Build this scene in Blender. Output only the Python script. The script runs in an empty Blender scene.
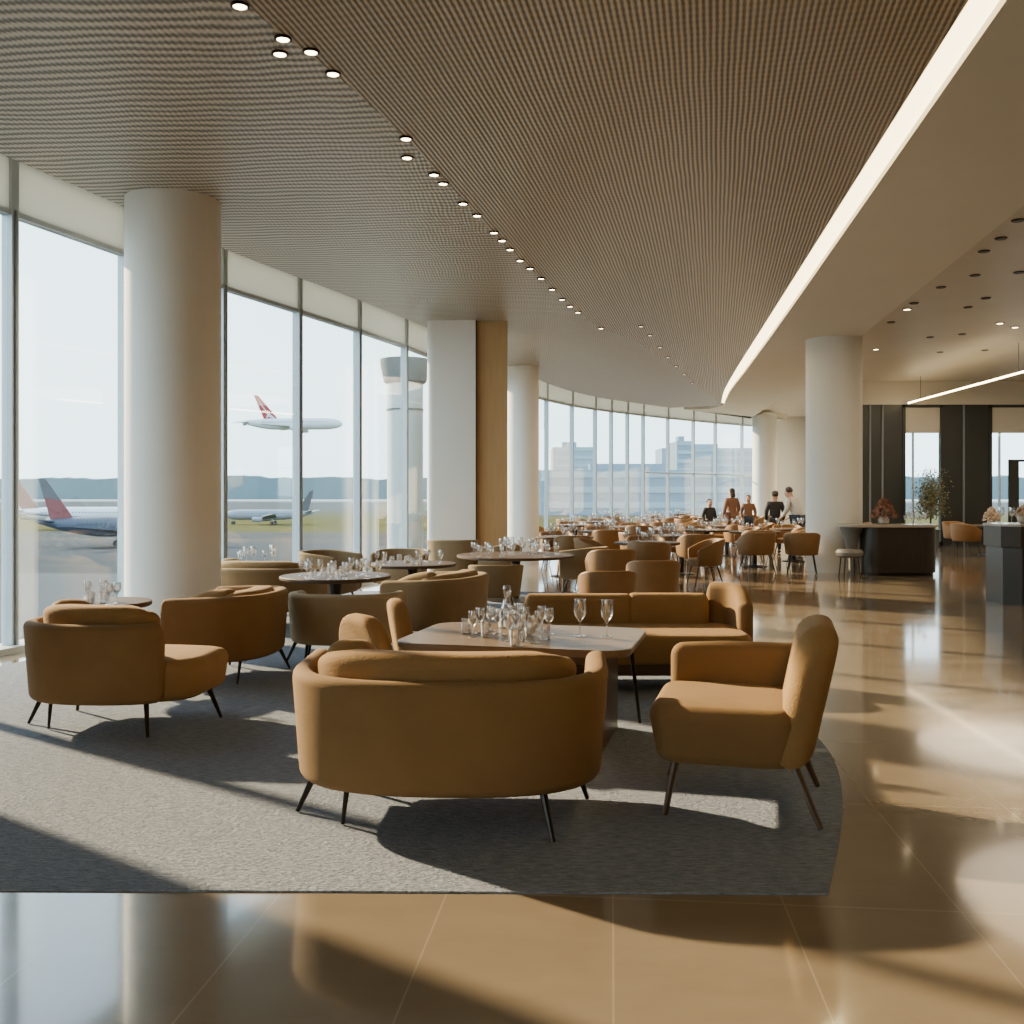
import bpy, bmesh, math, random
from mathutils import Vector, Matrix, Quaternion
random.seed(7)
PI = math.pi
SC = bpy.context.scene
COL = SC.collection
EYE, HOR, F = 1.5, 493.0, 1000.0      # eye height, horizon row and focal length of the camera

def at(px, py, z=0.0):
    """world point at height z seen at a pixel of the reference frame"""
    Y = (EYE - z) * F / (py - HOR)
    return ((px - 512) * Y / F, Y)

# ------------------------------------------------------------------ materials
def new_mat(name):
    m = bpy.data.materials.new(name); m.use_nodes = True
    nt = m.node_tree
    return m, nt, nt.nodes['Principled BSDF']

def N(nt, t, **kw):
    n = nt.nodes.new(t)
    for k, v in kw.items():
        if k in n.inputs.keys(): n.inputs[k].default_value = v
        else: setattr(n, k, v)
    return n

def math_node(nt, op, a, b=None):
    n = nt.nodes.new('ShaderNodeMath'); n.operation = op
    for i, v in enumerate((a, b)):
        if v is None: continue
        if isinstance(v, (int, float)): n.inputs[i].default_value = v
        else: nt.links.new(v, n.inputs[i])
    return n.outputs[0]

def mixc(nt, fac, a, b):
    n = nt.nodes.new('ShaderNodeMix'); n.data_type = 'RGBA'
    for i, v in ((0, fac), (6, a), (7, b)):
        if isinstance(v, (int, float)): n.inputs[i].default_value = v
        elif isinstance(v, (tuple, list)): n.inputs[i].default_value = (*v[:3], 1)
        else: nt.links.new(v, n.inputs[i])
    return n.outputs[2]

def plain(name, col, rough=0.5, metal=0.0, vary=0.12, scale=6.0, bump=0.0, bscale=60.0, sheen=0.0, spec=0.5, stretch=(1, 1, 1)):
    m, nt, b = new_mat(name)
    tc = N(nt, 'ShaderNodeTexCoord'); mp = N(nt, 'ShaderNodeMapping')
    mp.inputs['Scale'].default_value = stretch
    nt.links.new(tc.outputs['Object'], mp.inputs[0])
    nz = N(nt, 'ShaderNodeTexNoise', Scale=scale, Detail=4.0)
    nt.links.new(mp.outputs[0], nz.inputs['Vector'])
    lo = [c * (1 - vary) for c in col]; hi = [min(1, c * (1 + vary)) for c in col]
    nt.links.new(mixc(nt, nz.outputs['Fac'], lo, hi), b.inputs['Base Color'])
    b.inputs['Roughness'].default_value = rough; b.inputs['Metallic'].default_value = metal
    b.inputs['Specular IOR Level'].default_value = spec
    if sheen:
        b.inputs['Sheen Weight'].default_value = sheen; b.inputs['Sheen Roughness'].default_value = 0.4
        b.inputs['Sheen Tint'].default_value = (1, .85, .65, 1)
    if bump:
        n2 = N(nt, 'ShaderNodeTexNoise', Scale=bscale, Detail=3.0)
        nt.links.new(mp.outputs[0], n2.inputs['Vector'])
        bp = N(nt, 'ShaderNodeBump', Strength=bump, Distance=0.01)
        nt.links.new(n2.outputs['Fac'], bp.inputs['Height']); nt.links.new(bp.outputs[0], b.inputs['Normal'])
    return m

def emit(name, col, s):
    m, nt, b = new_mat(name)
    b.inputs['Base Color'].default_value = (*col, 1)
    b.inputs['Emission Color'].default_value = (*col, 1); b.inputs['Emission Strength'].default_value = s
    return m

def glass_mat(name, tint, gloss_lo, gloss_hi, rough=0.02):
    m = bpy.data.materials.new(name); m.use_nodes = True; nt = m.node_tree; nt.nodes.clear()
    out = N(nt, 'ShaderNodeOutputMaterial'); tr = N(nt, 'ShaderNodeBsdfTransparent'); gl = N(nt, 'ShaderNodeBsdfGlossy')
    tr.inputs[0].default_value = (*tint, 1); gl.inputs['Roughness'].default_value = rough
    lw = N(nt, 'ShaderNodeLayerWeight', Blend=0.35); mr = N(nt, 'ShaderNodeMapRange')
    mr.inputs[3].default_value = gloss_lo; mr.inputs[4].default_value = gloss_hi
    nt.links.new(lw.outputs['Facing'], mr.inputs[0])
    mx = N(nt, 'ShaderNodeMixShader')
    nt.links.new(mr.outputs[0], mx.inputs[0]); nt.links.new(tr.outputs[0], mx.inputs[1]); nt.links.new(gl.outputs[0], mx.inputs[2])
    nt.links.new(mx.outputs[0], out.inputs[0])
    return m

M = {}
M['velvet'] = plain('tan_velvet', (.225, .128, .050), .88, vary=.13, scale=5, bump=.25, bscale=160, sheen=.06, spec=.25)
M['velvet_in'] = plain('tan_velvet_cushion', (.285, .162, .060), .88, vary=.14, scale=9, bump=.35, bscale=90, sheen=.06, spec=.25)
M['olive'] = plain('olive_tan_velvet', (.225, .155, .082), .88, vary=.13, scale=5, bump=.25, bscale=160, sheen=.05, spec=.25)
M['olive_in'] = plain('olive_tan_cushion', (.27, .18, .09), .88, vary=.14, scale=9, bump=.3, bscale=90, sheen=.05, spec=.25)
M['taupe'] = plain('olive_velvet_lightened', (.36, .27, .165), .88, vary=.13, scale=5, bump=.25, bscale=160, spec=.25)  # olive velvet lightened to offset the shadow over the low loveseat
M['taupe_in'] = M['taupe']
M['leather'] = plain('cognac_leather', (.205, .105, .036), .5, vary=.16, scale=5, bump=.1, bscale=120, spec=.4)
M['leather_in'] = plain('cognac_leather_seat', (.24, .125, .044), .55, vary=.16, scale=7, bump=.1, bscale=120, spec=.4)
M['darkmetal'] = plain('blackened_metal', (.022, .017, .013), .35, metal=.6, vary=.1)
M['darktop'] = plain('dark_oiled_tabletop', (.075, .045, .026), .55, vary=.3, scale=4, stretch=(2, 7, 4), spec=.2)
M['wood'] = plain('smoked_oak', (.085, .045, .02), .35, vary=.35, scale=5, stretch=(1, 10, 10), spec=.5)
M['tabletop'] = plain('polished_brown_stone', (.155, .102, .060), .34, vary=.3, scale=4, stretch=(2, 7, 4), spec=.4)
M['white'] = plain('white_plaster', (.74, .72, .67), .6, vary=.05, scale=2)
M['tanpanel'] = plain('honey_wood_panel', (.46, .29, .13), .5, vary=.15, scale=3, stretch=(8, 8, .6))
M['soffit'] = plain('beige_plaster', (.70, .68, .60), .75, vary=.04, scale=1.5)
M['bandceil'] = plain('pale_plaster', (.52, .50, .45), .6, vary=.04, scale=1.5)
M['glossceil'] = plain('satin_beige_ceiling', (.55, .51, .43), .42, vary=.1, scale=1.2, spec=.6)
M['wall'] = plain('warm_wall_plaster', (.50, .46, .38), .7, vary=.05, scale=1.0)
M['darkpanel'] = plain('black_panel', (.026, .029, .027), .4, vary=.2, scale=2)
M['alu'] = plain('grey_aluminium', (.42, .48, .52), .4, metal=.2, vary=.06)
M['alu_dark'] = plain('dark_gasket', (.16, .18, .20), .5, vary=.06)
M['spandrel'] = plain('grey_spandrel', (.55, .58, .57), .4, vary=.04)
def frosted():
    m, nt, b = new_mat('frosted_spandrel_glass'); b.inputs['Base Color'].default_value = (.62, .65, .63, 1); b.inputs['Roughness'].default_value = .4
    tl_ = N(nt, 'ShaderNodeBsdfTranslucent'); tl_.inputs[0].default_value = (.50, .53, .52, 1); mx = N(nt, 'ShaderNodeMixShader'); mx.inputs[0].default_value = .5
    out = nt.nodes['Material Output']; nt.links.new(b.outputs[0], mx.inputs[1]); nt.links.new(tl_.outputs[0], mx.inputs[2]); nt.links.new(mx.outputs[0], out.inputs[0])
    return m
M['frost'] = frosted()
M['stone'] = plain('pale_counter_stone', (.36, .31, .25), .2, vary=.2, scale=6)
M['counter'] = plain('dark_counter_veneer', (.022, .016, .011), .4, vary=.4, scale=4, stretch=(6, 6, .6))
M['counter2'] = plain('dark_walnut_band', (.045, .034, .025), .42, vary=.3, scale=5, spec=.3)
M['greyfab'] = plain('grey_stool_leather', (.16, .15, .135), .5)
M['skin'] = plain('skin_tone', (.42, .24, .16), .55)
M['hair'] = plain('dark_hair', (.03, .018, .012), .5)
M['suit'] = plain('black_cloth', (.012, .012, .014), .8)
M['brown'] = plain('brown_cloth', (.18, .085, .045), .8)
M['greycloth'] = plain('light_grey_cloth', (.50, .50, .48), .8)
M['jeans'] = plain('dark_blue_cloth', (.03, .04, .06), .8)
M['rust'] = plain('rust_petals', (.27, .115, .065), .8, vary=.5, scale=30)
M['cream'] = plain('cream_petals', (.55, .42, .30), .8, vary=.4, scale=30)
M['leaf'] = plain('olive_leaf', (.17, .16, .075), .6, vary=.5, scale=20)
M['bark'] = plain('brown_bark', (.06, .04, .025), .8)
M['pot'] = plain('grey_planter', (.10, .10, .10), .5)
M['concrete'] = plain('pale_concrete', (.46, .52, .52), .7, vary=.08, scale=1.5, stretch=(6, 6, .5))
M['capital'] = plain('weathered_concrete', (.10, .12, .12), .8, vary=.25, scale=5)
M['plane_w'] = plain('white_aircraft_paint', (.46, .53, .58), .4, vary=.04)
M['plane_red'] = plain('red_aircraft_paint', (.27, .012, .020), .5, vary=.1)
M['plane_darkred'] = plain('dull_red_aircraft_paint', (.13, .022, .032), .5, vary=.2)
M['plane_navy'] = plain('navy_aircraft_paint', (.035, .05, .08), .5, vary=.25, scale=.4)
M['plane_slate'] = plain('slate_aircraft_paint', (.04, .052, .07), .5, vary=.2, scale=.5)
M['plane_grey'] = plain('grey_aircraft_metal', (.17, .21, .26), .5, vary=.1)
M['rubber'] = plain('dark_rubber', (.03, .035, .045), .8)
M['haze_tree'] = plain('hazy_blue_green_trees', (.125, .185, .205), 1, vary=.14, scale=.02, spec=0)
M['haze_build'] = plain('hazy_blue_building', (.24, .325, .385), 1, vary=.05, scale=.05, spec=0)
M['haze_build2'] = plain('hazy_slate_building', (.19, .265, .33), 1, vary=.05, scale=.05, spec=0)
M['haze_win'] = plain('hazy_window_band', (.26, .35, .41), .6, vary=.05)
M['lamp'] = emit('warm_lamp_lens', (1, .78, .45), 14.0)
M['lamp_dim'] = emit('dim_lamp_lens', (1, .80, .55), 3.0)
M['cove'] = emit('cove_light', (1, .80, .42), 4.6)
M['pane'] = glass_mat('window_glass', (.96, .985, .985), .015, .28)
M['glassware'] = glass_mat('clear_glassware', (.97, .97, .97), .16, 1.0, .10)

def rug_material():
    m, nt, b = new_mat('grey_woven_rug')
    tc = N(nt, 'ShaderNodeTexCoord'); mp = N(nt, 'ShaderNodeMapping'); mp.inputs['Scale'].default_value = (2.2, 9, 1)
    mp.inputs['Rotation'].default_value = (0, 0, .05)
    nt.links.new(tc.outputs['Object'], mp.inputs[0])
    a = N(nt, 'ShaderNodeTexNoise', Scale=7.0, Detail=6.0, Roughness=.7); nt.links.new(mp.outputs[0], a.inputs['Vector'])
    c = N(nt, 'ShaderNodeTexNoise', Scale=1.1, Detail=3.0); nt.links.new(tc.outputs['Object'], c.inputs['Vector'])
    rp = N(nt, 'ShaderNodeMapRange'); rp.inputs[1].default_value = .35; rp.inputs[2].default_value = .65
    nt.links.new(a.outputs['Fac'], rp.inputs[0])
    c1 = mixc(nt, rp.outputs[0], (.145, .160, .190), (.33, .355, .40))
    c2 = mixc(nt, math_node(nt, 'MULTIPLY', c.outputs['Fac'], .4), c1, (.20, .22, .27))
    nt.links.new(c2, b.inputs['Base Color'])
    b.inputs['Roughness'].default_value = 1; b.inputs['Specular IOR Level'].default_value = .05
    mp2 = N(nt, 'ShaderNodeMapping'); mp2.inputs['Scale'].default_value = (40, 130, 1); nt.links.new(tc.outputs['Object'], mp2.inputs[0])
    d = N(nt, 'ShaderNodeTexNoise', Scale=1.0, Detail=2.0); nt.links.new(mp2.outputs[0], d.inputs['Vector'])
    bp = N(nt, 'ShaderNodeBump', Strength=.9, Distance=.02); nt.links.new(d.outputs['Fac'], bp.inputs['Height'])
    nt.links.new(bp.outputs[0], b.inputs['Normal'])
    return m
M['rug'] = rug_material()

def floor_material():
    m, nt, b = new_mat('polished_stone_tiles')
    tc = N(nt, 'ShaderNodeTexCoord'); mp = N(nt, 'ShaderNodeMapping'); mp.inputs['Rotation'].default_value = (0, 0, .10)
    nt.links.new(tc.outputs['Object'], mp.inputs[0])
    sp = N(nt, 'ShaderNodeSeparateXYZ'); nt.links.new(mp.outputs[0], sp.inputs[0])
    def joint(o, size, w):
        f = math_node(nt, 'FRACT', math_node(nt, 'DIVIDE', o, size))
        return math_node(nt, 'LESS_THAN', f, w / size)
    j = math_node(nt, 'MAXIMUM', joint(sp.outputs[0], .62, .006), joint(sp.outputs[1], 1.24, .008))
    nz = N(nt, 'ShaderNodeTexNoise', Scale=1.6, Detail=6.0, Roughness=.65)
    mp2 = N(nt, 'ShaderNodeMapping'); mp2.inputs['Scale'].default_value = (1, 2.2, 1); nt.links.new(tc.outputs['Object'], mp2.inputs[0])
    nt.links.new(mp2.outputs[0], nz.inputs['Vector'])
    fine = N(nt, 'ShaderNodeTexNoise', Scale=22.0, Detail=4.0); nt.links.new(mp2.outputs[0], fine.inputs['Vector'])
    c = mixc(nt, nz.outputs['Fac'], (.150, .115, .078), (.255, .196, .132))
    c = mixc(nt, math_node(nt, 'MULTIPLY', fine.outputs['Fac'], .35), c, (.18, .14, .10))
    c = mixc(nt, math_node(nt, 'MULTIPLY', j, .35), c, (.40, .33, .25))
    nt.links.new(c, b.inputs['Base Color'])
    r = N(nt, 'ShaderNodeMapRange'); r.inputs[3].default_value = .06; r.inputs[4].default_value = .17
    nt.links.new(nz.outputs['Fac'], r.inputs[0]); nt.links.new(r.outputs[0], b.inputs['Roughness'])
    b.inputs['Specular IOR Level'].default_value = .8; b.inputs['Coat Weight'].default_value = .35; b.inputs['Coat Roughness'].default_value = .05
    return m
M['floor'] = floor_material()

def ceiling_material(name, px, py, rot, dark, light, wx, wy, wobble):
    """fine metal lattice: bands of period px across x and py across y"""
    m, nt, b = new_mat(name)
    tc = N(nt, 'ShaderNodeTexCoord'); mp = N(nt, 'ShaderNodeMapping'); mp.inputs['Rotation'].default_value = (0, 0, rot)
    nt.links.new(tc.outputs['Object'], mp.inputs[0])
    nz = N(nt, 'ShaderNodeTexNoise', Scale=.9, Detail=3.0); nt.links.new(tc.outputs['Object'], nz.inputs['Vector'])
    sp = N(nt, 'ShaderNodeSeparateXYZ'); nt.links.new(mp.outputs[0], sp.inputs[0])
    wob = math_node(nt, 'MULTIPLY', nz.outputs['Fac'], wobble)
    def band(o, p):
        s = math_node(nt, 'SINE', math_node(nt, 'MULTIPLY', math_node(nt, 'ADD', o, wob), 2 * PI / p))
        return math_node(nt, 'MULTIPLY_ADD', s, .5) if False else math_node(nt, 'ADD', math_node(nt, 'MULTIPLY', s, .5), .5)
    h = math_node(nt, 'ADD', math_node(nt, 'MULTIPLY', band(sp.outputs[0], px), wx), math_node(nt, 'MULTIPLY', band(sp.outputs[1], py), wy))
    big = N(nt, 'ShaderNodeTexNoise', Scale=.35, Detail=2.0); nt.links.new(tc.outputs['Object'], big.inputs['Vector'])
    cr = N(nt, 'ShaderNodeMapRange'); cr.inputs[1].default_value = .25; cr.inputs[2].default_value = .75
    nt.links.new(h, cr.inputs[0])
    c = mixc(nt, cr.outputs[0], dark, light)
    c = mixc(nt, math_node(nt, 'MULTIPLY', big.outputs['Fac'], .35), c, [.5 * (u + v) for u, v in zip(dark, light)])
    nt.links.new(c, b.inputs['Base Color'])
    b.inputs['Roughness'].default_value = .38; b.inputs['Metallic'].default_value = .25
    bp = N(nt, 'ShaderNodeBump', Strength=.5, Distance=.02); nt.links.new(h, bp.inputs['Height']); nt.links.new(bp.outputs[0], b.inputs['Normal'])
    return m
M['meshceil_l'] = ceiling_material('bronze_lattice_window_side', .042, .105, .06, (.12, .105, .08), (.68, .61, .49), .3, .7, .22)
M['meshceil_r'] = ceiling_material('bronze_lattice_aisle_side', .040, .085, .20, (.105, .076, .044), (.62, .49, .32), .82, .18, .03)

def ground_material():
    m, nt, b = new_mat('airfield_ground')
    g = N(nt, 'ShaderNodeNewGeometry'); sp = N(nt, 'ShaderNodeSeparateXYZ'); nt.links.new(g.outputs['Position'], sp.inputs[0])
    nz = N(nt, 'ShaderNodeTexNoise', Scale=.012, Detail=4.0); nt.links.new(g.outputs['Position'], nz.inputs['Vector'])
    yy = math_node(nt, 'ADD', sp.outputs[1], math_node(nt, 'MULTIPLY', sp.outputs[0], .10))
    v = math_node(nt, 'DIVIDE', 95.0 / 1.6, yy)      # nearness: bands of grass, runway and apron, the farthest coloured pale as haze
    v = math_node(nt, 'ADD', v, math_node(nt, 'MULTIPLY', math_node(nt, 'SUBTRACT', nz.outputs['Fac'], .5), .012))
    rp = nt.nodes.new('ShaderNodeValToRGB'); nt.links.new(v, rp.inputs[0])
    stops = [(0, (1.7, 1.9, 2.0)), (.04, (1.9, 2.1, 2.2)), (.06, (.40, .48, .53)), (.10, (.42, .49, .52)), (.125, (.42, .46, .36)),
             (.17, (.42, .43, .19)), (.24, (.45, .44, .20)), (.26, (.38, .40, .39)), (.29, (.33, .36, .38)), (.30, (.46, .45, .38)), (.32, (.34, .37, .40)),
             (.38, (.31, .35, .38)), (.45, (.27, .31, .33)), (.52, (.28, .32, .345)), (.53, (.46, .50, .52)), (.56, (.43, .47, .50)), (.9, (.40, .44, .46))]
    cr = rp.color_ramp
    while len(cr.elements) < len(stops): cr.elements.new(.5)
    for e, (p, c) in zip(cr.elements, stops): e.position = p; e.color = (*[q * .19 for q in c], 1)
    nt.links.new(rp.outputs[0], b.inputs['Base Color']); b.inputs['Roughness'].default_value = 1; b.inputs['Specular IOR Level'].default_value = 0
    return m
M['ground'] = ground_material()

# ------------------------------------------------------------------ mesh helpers
def link(name, verts, faces, mat, parent=None, smooth=True, angle=40):
    me = bpy.data.meshes.new(name); me.from_pydata(verts, [], faces); me.update()
    bm = bmesh.new(); bm.from_mesh(me); bmesh.ops.recalc_face_normals(bm, faces=bm.faces); bm.to_mesh(me); bm.free()
    if smooth:
        for p in me.polygons: p.use_smooth = True
        me.set_sharp_from_angle(angle=math.radians(angle))
    me.materials.append(M[mat])
    o = bpy.data.objects.new(name, me); COL.objects.link(o)
    if parent: o.parent = parent
    return o

class MB:
    def __init__(s): s.v = []; s.f = []
    def add(s, v, f):
        b = len(s.v); s.v += [tuple(p) for p in v]; s.f += [tuple(i + b for i in q) for q in f]; return s
    def box(s, x0, x1, y0, y1, z0, z1, rz=0, c=(0, 0)):
        v = []
        for z in (z0, z1):
            for x, y in ((x0, y0), (x1, y0), (x1, y1), (x0, y1)):
                v.append((c[0] + x * math.cos(rz) - y * math.sin(rz), c[1] + x * math.sin(rz) + y * math.cos(rz), z))
        return s.add(v, [(0, 3, 2, 1), (4, 5, 6, 7), (0, 1, 5, 4), (1, 2, 6, 5), (2, 3, 7, 6), (3, 0, 4, 7)])
    def bar(s, p, q, r0, r1=None, n=8):
        r1 = r0 if r1 is None else r1
        p, q = Vector(p), Vector(q); d = (q - p).normalized()
        u = d.orthogonal().normalized(); w = d.cross(u)
        v = [tuple(c + (u * math.cos(2 * PI * i / n) + w * math.sin(2 * PI * i / n)) * r) for c, r in ((p, r0), (q, r1)) for i in range(n)]
        return s.add(v, [(i, (i + 1) % n, n + (i + 1) % n, n + i) for i in range(n)] + [tuple(range(n - 1, -1, -1)), tuple(range(n, 2 * n))])
    def lathe(s, prof, n=24, c=(0, 0, 0), axis='z'):
        v = []
        for r, z in prof:
            for i in range(n):
                a = 2 * PI * i / n; p = (r * math.cos(a), r * math.sin(a), z)
                if axis == 'x': p = (z, p[0], p[1])
                v.append((p[0] + c[0], p[1] + c[1], p[2] + c[2]))
        f = [(k * n + i, k * n + (i + 1) % n, (k + 1) * n + (i + 1) % n, (k + 1) * n + i) for k in range(len(prof) - 1) for i in range(n)]
        f += [tuple(range(n - 1, -1, -1)), tuple(range((len(prof) - 1) * n, len(prof) * n))]
        return s.add(v, f)
    def loft(s, rings, close=True):
        n = len(rings[0]); v = [p for r in rings for p in r]
        f = [(k * n + i, k * n + (i + 1) % n, (k + 1) * n + (i + 1) % n, (k + 1) * n + i) for k in range(len(rings) - 1) for i in range(n)]
        if close: f += [tuple(range(n - 1, -1, -1)), tuple(range((len(rings) - 1) * n, len(rings) * n))]
        return s.add(v, f)
    def prism(s, poly, z0, z1):
        return s.loft([[(x, y, z0) for x, y in poly], [(x, y, z1) for x, y in poly]])
    def build(s, name, mat, parent=None, smooth=True, angle=40): return link(name, s.v, s.f, mat, parent, smooth, angle)

def rrect(a0, a1, b0, b1, r, n=4):
    """rounded rectangle in (a, b), anticlockwise"""
    r = min(r, (a1 - a0) / 2 - 1e-4, (b1 - b0) / 2 - 1e-4); out = []
    for ca, cb, st in ((a1 - r, b0 + r, -90), (a1 - r, b1 - r, 0), (a0 + r, b1 - r, 90), (a0 + r, b0 + r, 180)):
        for k in range(n + 1):
            t = math.radians(st + 90 * k / n); out.append((ca + r * math.cos(t), cb + r * math.sin(t)))
    return out

def pillow_rings(outline, z0, z1, r, n=4, taper=0.0):
    """rings of a soft block over a plan outline: edges rounded by r, bottom pulled in by taper"""
    cx = sum(p[0] for p in outline) / len(outline); cy = sum(p[1] for p in outline) / len(outline)
    def ring(ins, z):
        out = []
        for x, y in outline:
            d = math.hypot(x - cx, y - cy) or 1; k = max(0, d - ins) / d
            out.append((cx + (x - cx) * k, cy + (y - cy) * k, z))
        return out
    rs = []
    for k in range(n + 1):
        t = PI / 2 * k / n; rs.append(ring(taper + r * (1 - math.sin(t)), z0 + r * (1 - math.cos(t))))
    for k in range(n + 1):
        t = PI / 2 * k / n; rs.append(ring(r * (1 - math.cos(t)), z1 - r + r * math.sin(t)))
    rs.append(ring(r + .10, z1 + .008)); 
    return rs

def resample(pts, n):
    d = [0]
    for a, b in zip(pts, pts[1:]): d.append(d[-1] + math.hypot(b[0] - a[0], b[1] - a[1]))
    out = []; j = 0
    for k in range(n):
        t = d[-1] * k / (n - 1)
        while j < len(d) - 2 and d[j + 1] < t: j += 1
        u = (t - d[j]) / max(1e-9, d[j + 1] - d[j])
        out.append((pts[j][0] + (pts[j + 1][0] - pts[j][0]) * u, pts[j][1] + (pts[j + 1][1] - pts[j][1]) * u))
    return out

def sweep(path, prof, zfun=None, cap=0.05, ncap=4, lean=0.0):
    """sweep a closed (offset, z) profile along a plan path with soft round ends; zfun(t) scales heights above the profile's foot"""
    n = len(path); rings = []
    co = sum(p[0] for p in prof) / len(prof); cz = sum(p[1] for p in prof) / len(prof); zb = min(p[1] for p in prof)
    def frame(i):
        a, b = path[max(0, i - 1)], path[min(n - 1, i + 1)]
        t = Vector((b[0] - a[0], b[1] - a[1])).normalized(); return t, Vector((t.y, -t.x))
    def ring(i, shift, sc, tt):
        t, nr = frame(i); z = zfun(tt) if zfun else 1.0; out = []
        for o, h in prof:
            oo = co + (o - co) * sc; hh = zb + (cz + (h - cz) * (sc * .5 + .5 if sc > .02 else .5) - zb) * z
            oo += lean * (hh - zb)
            out.append((path[i][0] + nr.x * oo + t.x * shift, path[i][1] + nr.y * oo + t.y * shift, hh))
        return out
    for k in range(ncap):
        a = PI / 2 * (k + .15) / ncap; rings.append(ring(0, -cap * math.cos(a), math.sin(a), 0))
    for i in range(n): rings.append(ring(i, 0, 1, i / (n - 1)))
    for k in range(ncap - 1, -1, -1):
        a = PI / 2 * (k + .15) / ncap; rings.append(ring(n - 1, cap * math.cos(a), math.sin(a), 1))
    return rings

def tag(o, label, cat, group=None, kind=None):
    if label: o['label'] = label
    if cat: o['category'] = cat
    if group: o['group'] = group
    if kind: o['kind'] = kind
    return o

def thing(name, label, cat, loc=(0, 0, 0), rz=0, group=None):
    o = bpy.data.objects.new(name, None); COL.objects.link(o); o.empty_display_size = .1
    o.location = loc; o.rotation_euler = (0, 0, rz)
    return tag(o, label, cat, group)

def struct(o, label=None):
    o['kind'] = 'structure'
    if label: o['label'] = label
    return o

KIDS = {}
def kids(o):
    return [c for c in bpy.data.objects if c.parent == o]

def dup(root, loc, rz=0, label=None, group=None, scale=None):
    """a copy of a thing with its parts and sub-parts"""
    if root.name not in KIDS: KIDS[root.name] = [(c, kids(c)) for c in kids(root)]
    r = root.copy(); COL.objects.link(r); r.location = loc; r.rotation_euler = (0, 0, rz)
    if scale: r.scale = (scale,) * 3
    if label: r['label'] = label
    if group: r['group'] = group
    for c, gs in KIDS[root.name]:
        d = c.copy(); COL.objects.link(d); d.parent = r
        for g in gs:
            e = g.copy(); COL.objects.link(e); e.parent = d
    return r

# ------------------------------------------------------------------ the room
CEIL = 4.44
def catmull(pts, n=8):
    P = [pts[0]] + list(pts) + [pts[-1]]; out = []
    for i in range(1, len(P) - 2):
        for k in range(n):
            t = k / n
            out.append(tuple(.5 * (2 * P[i][a] + (P[i + 1][a] - P[i - 1][a]) * t + (2 * P[i - 1][a] - 5 * P[i][a] + 4 * P[i + 1][a] - P[i + 2][a]) * t * t
                                   + (3 * P[i][a] - P[i - 1][a] - 3 * P[i + 1][a] + P[i + 2][a]) * t ** 3) for a in (0, 1)))
    out.append(tuple(pts[-1])); return out

glass_line = catmull([(-5.53, 6.8), (-4.80, 9.4), (-3.86, 12.6), (-2.0, 18.0), (1.0, 28.6), (4.5, 34.2), (9.1, 39.2), (11.0, 40.6)])
def at_s(line, s):
    acc = 0
    for a, b in zip(line, line[1:]):
        L = math.hypot(b[0] - a[0], b[1] - a[1])
        if acc + L >= s:
            u = (s - acc) / L; return (a[0] + (b[0] - a[0]) * u, a[1] + (b[1] - a[1]) * u), math.atan2(b[1] - a[1], b[0] - a[0])
        acc += L
    return line[-1], math.atan2(line[-1][1] - line[-2][1], line[-1][0] - line[-2][0])
def offset_line(line, d):
    out = []
    for i, p in enumerate(line):
        a, b = line[max(0, i - 1)], line[min(len(line) - 1, i + 1)]
        t = Vector((b[0] - a[0], b[1] - a[1])).normalized(); out.append((p[0] + t.y * d, p[1] - t.x * d))
    return out

# floor slab reaches the glass
fl = [(-5.9, -4.0), (16.5, -4.0), (16.5, 28.5), (10.0, 28.5), (12.5, 41.5), (11.0, 41.5)] + list(reversed(offset_line(glass_line, -.25)))
struct(MB().prism(fl, -.35, 0.0).build('floor', 'floor', smooth=False))
# walls around, some behind the camera
struct(MB().box(-6.1, 16.6, -4.2, -4.0, 0, 4.9).build('wall_back', 'wall', smooth=False))
struct(MB().box(16.5, 16.7, -4.2, 28.5, 0, 4.9).build('wall_right', 'wall', smooth=False))
def wl(y, d=0): return -5.95 + .57 * (y + 4) / 10.8 - d
wb = MB()
for y0, y1, za, zb in ((-4.0, -3.4, 0, 4.9), (.9, 6.8, 0, 4.9), (-3.4, .9, 4.18, 4.9), (-3.4, .9, 0, .06)):
    wb.prism([(wl(y0, .25), y0), (wl(y0), y0), (wl(y1), y1), (wl(y1, .25), y1)], za, zb)
struct(wb.build('wall_left', 'wall', smooth=False))  # solid stretch lengthened out of view to shade the front floor
w5 = struct(bpy.data.objects.new('window_5', None)); COL.objects.link(w5)  # unseen window, added to let cool sky fill reach the sofas and rug
for k in range(2):
    y0, y1 = -3.4 + 2.15 * k, -3.4 + 2.15 * (k + 1)
    MB().prism([(wl(y0, .14), y0), (wl(y0, .12), y0), (wl(y1, .12), y1), (wl(y1, .14), y1)], .06, 4.18).build('pane', 'pane', w5, smooth=False)
    MB().box(wl(y0, .19), wl(y0, .07), y0 - .045, y0 + .045, .06, 4.18).build('mullion', 'alu', w5, smooth=False)
struct(MB().box(10.9, 12.5, 41.4, 41.6, 0, 4.9).build('wall_far', 'wall', smooth=False))
struct(MB().prism([(9.86, 28.45), (10.0, 28.45), (12.5, 41.4), (12.36, 41.4)], 0, 4.9).build('wall_partition', 'wall', smooth=False))
# upper ceiling slab (plain, seen in the band along the glass and over the aisle)
up = [(-6.1, -4.0), (16.5, -4.0), (16.5, 28.5), (10.0, 28.5), (12.5, 41.5), (11.0, 41.5)] + list(reversed(offset_line(glass_line, -.2)))
struct(MB().prism(up, 4.72, 4.95).build('ceiling', 'bandceil', smooth=False))
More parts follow.
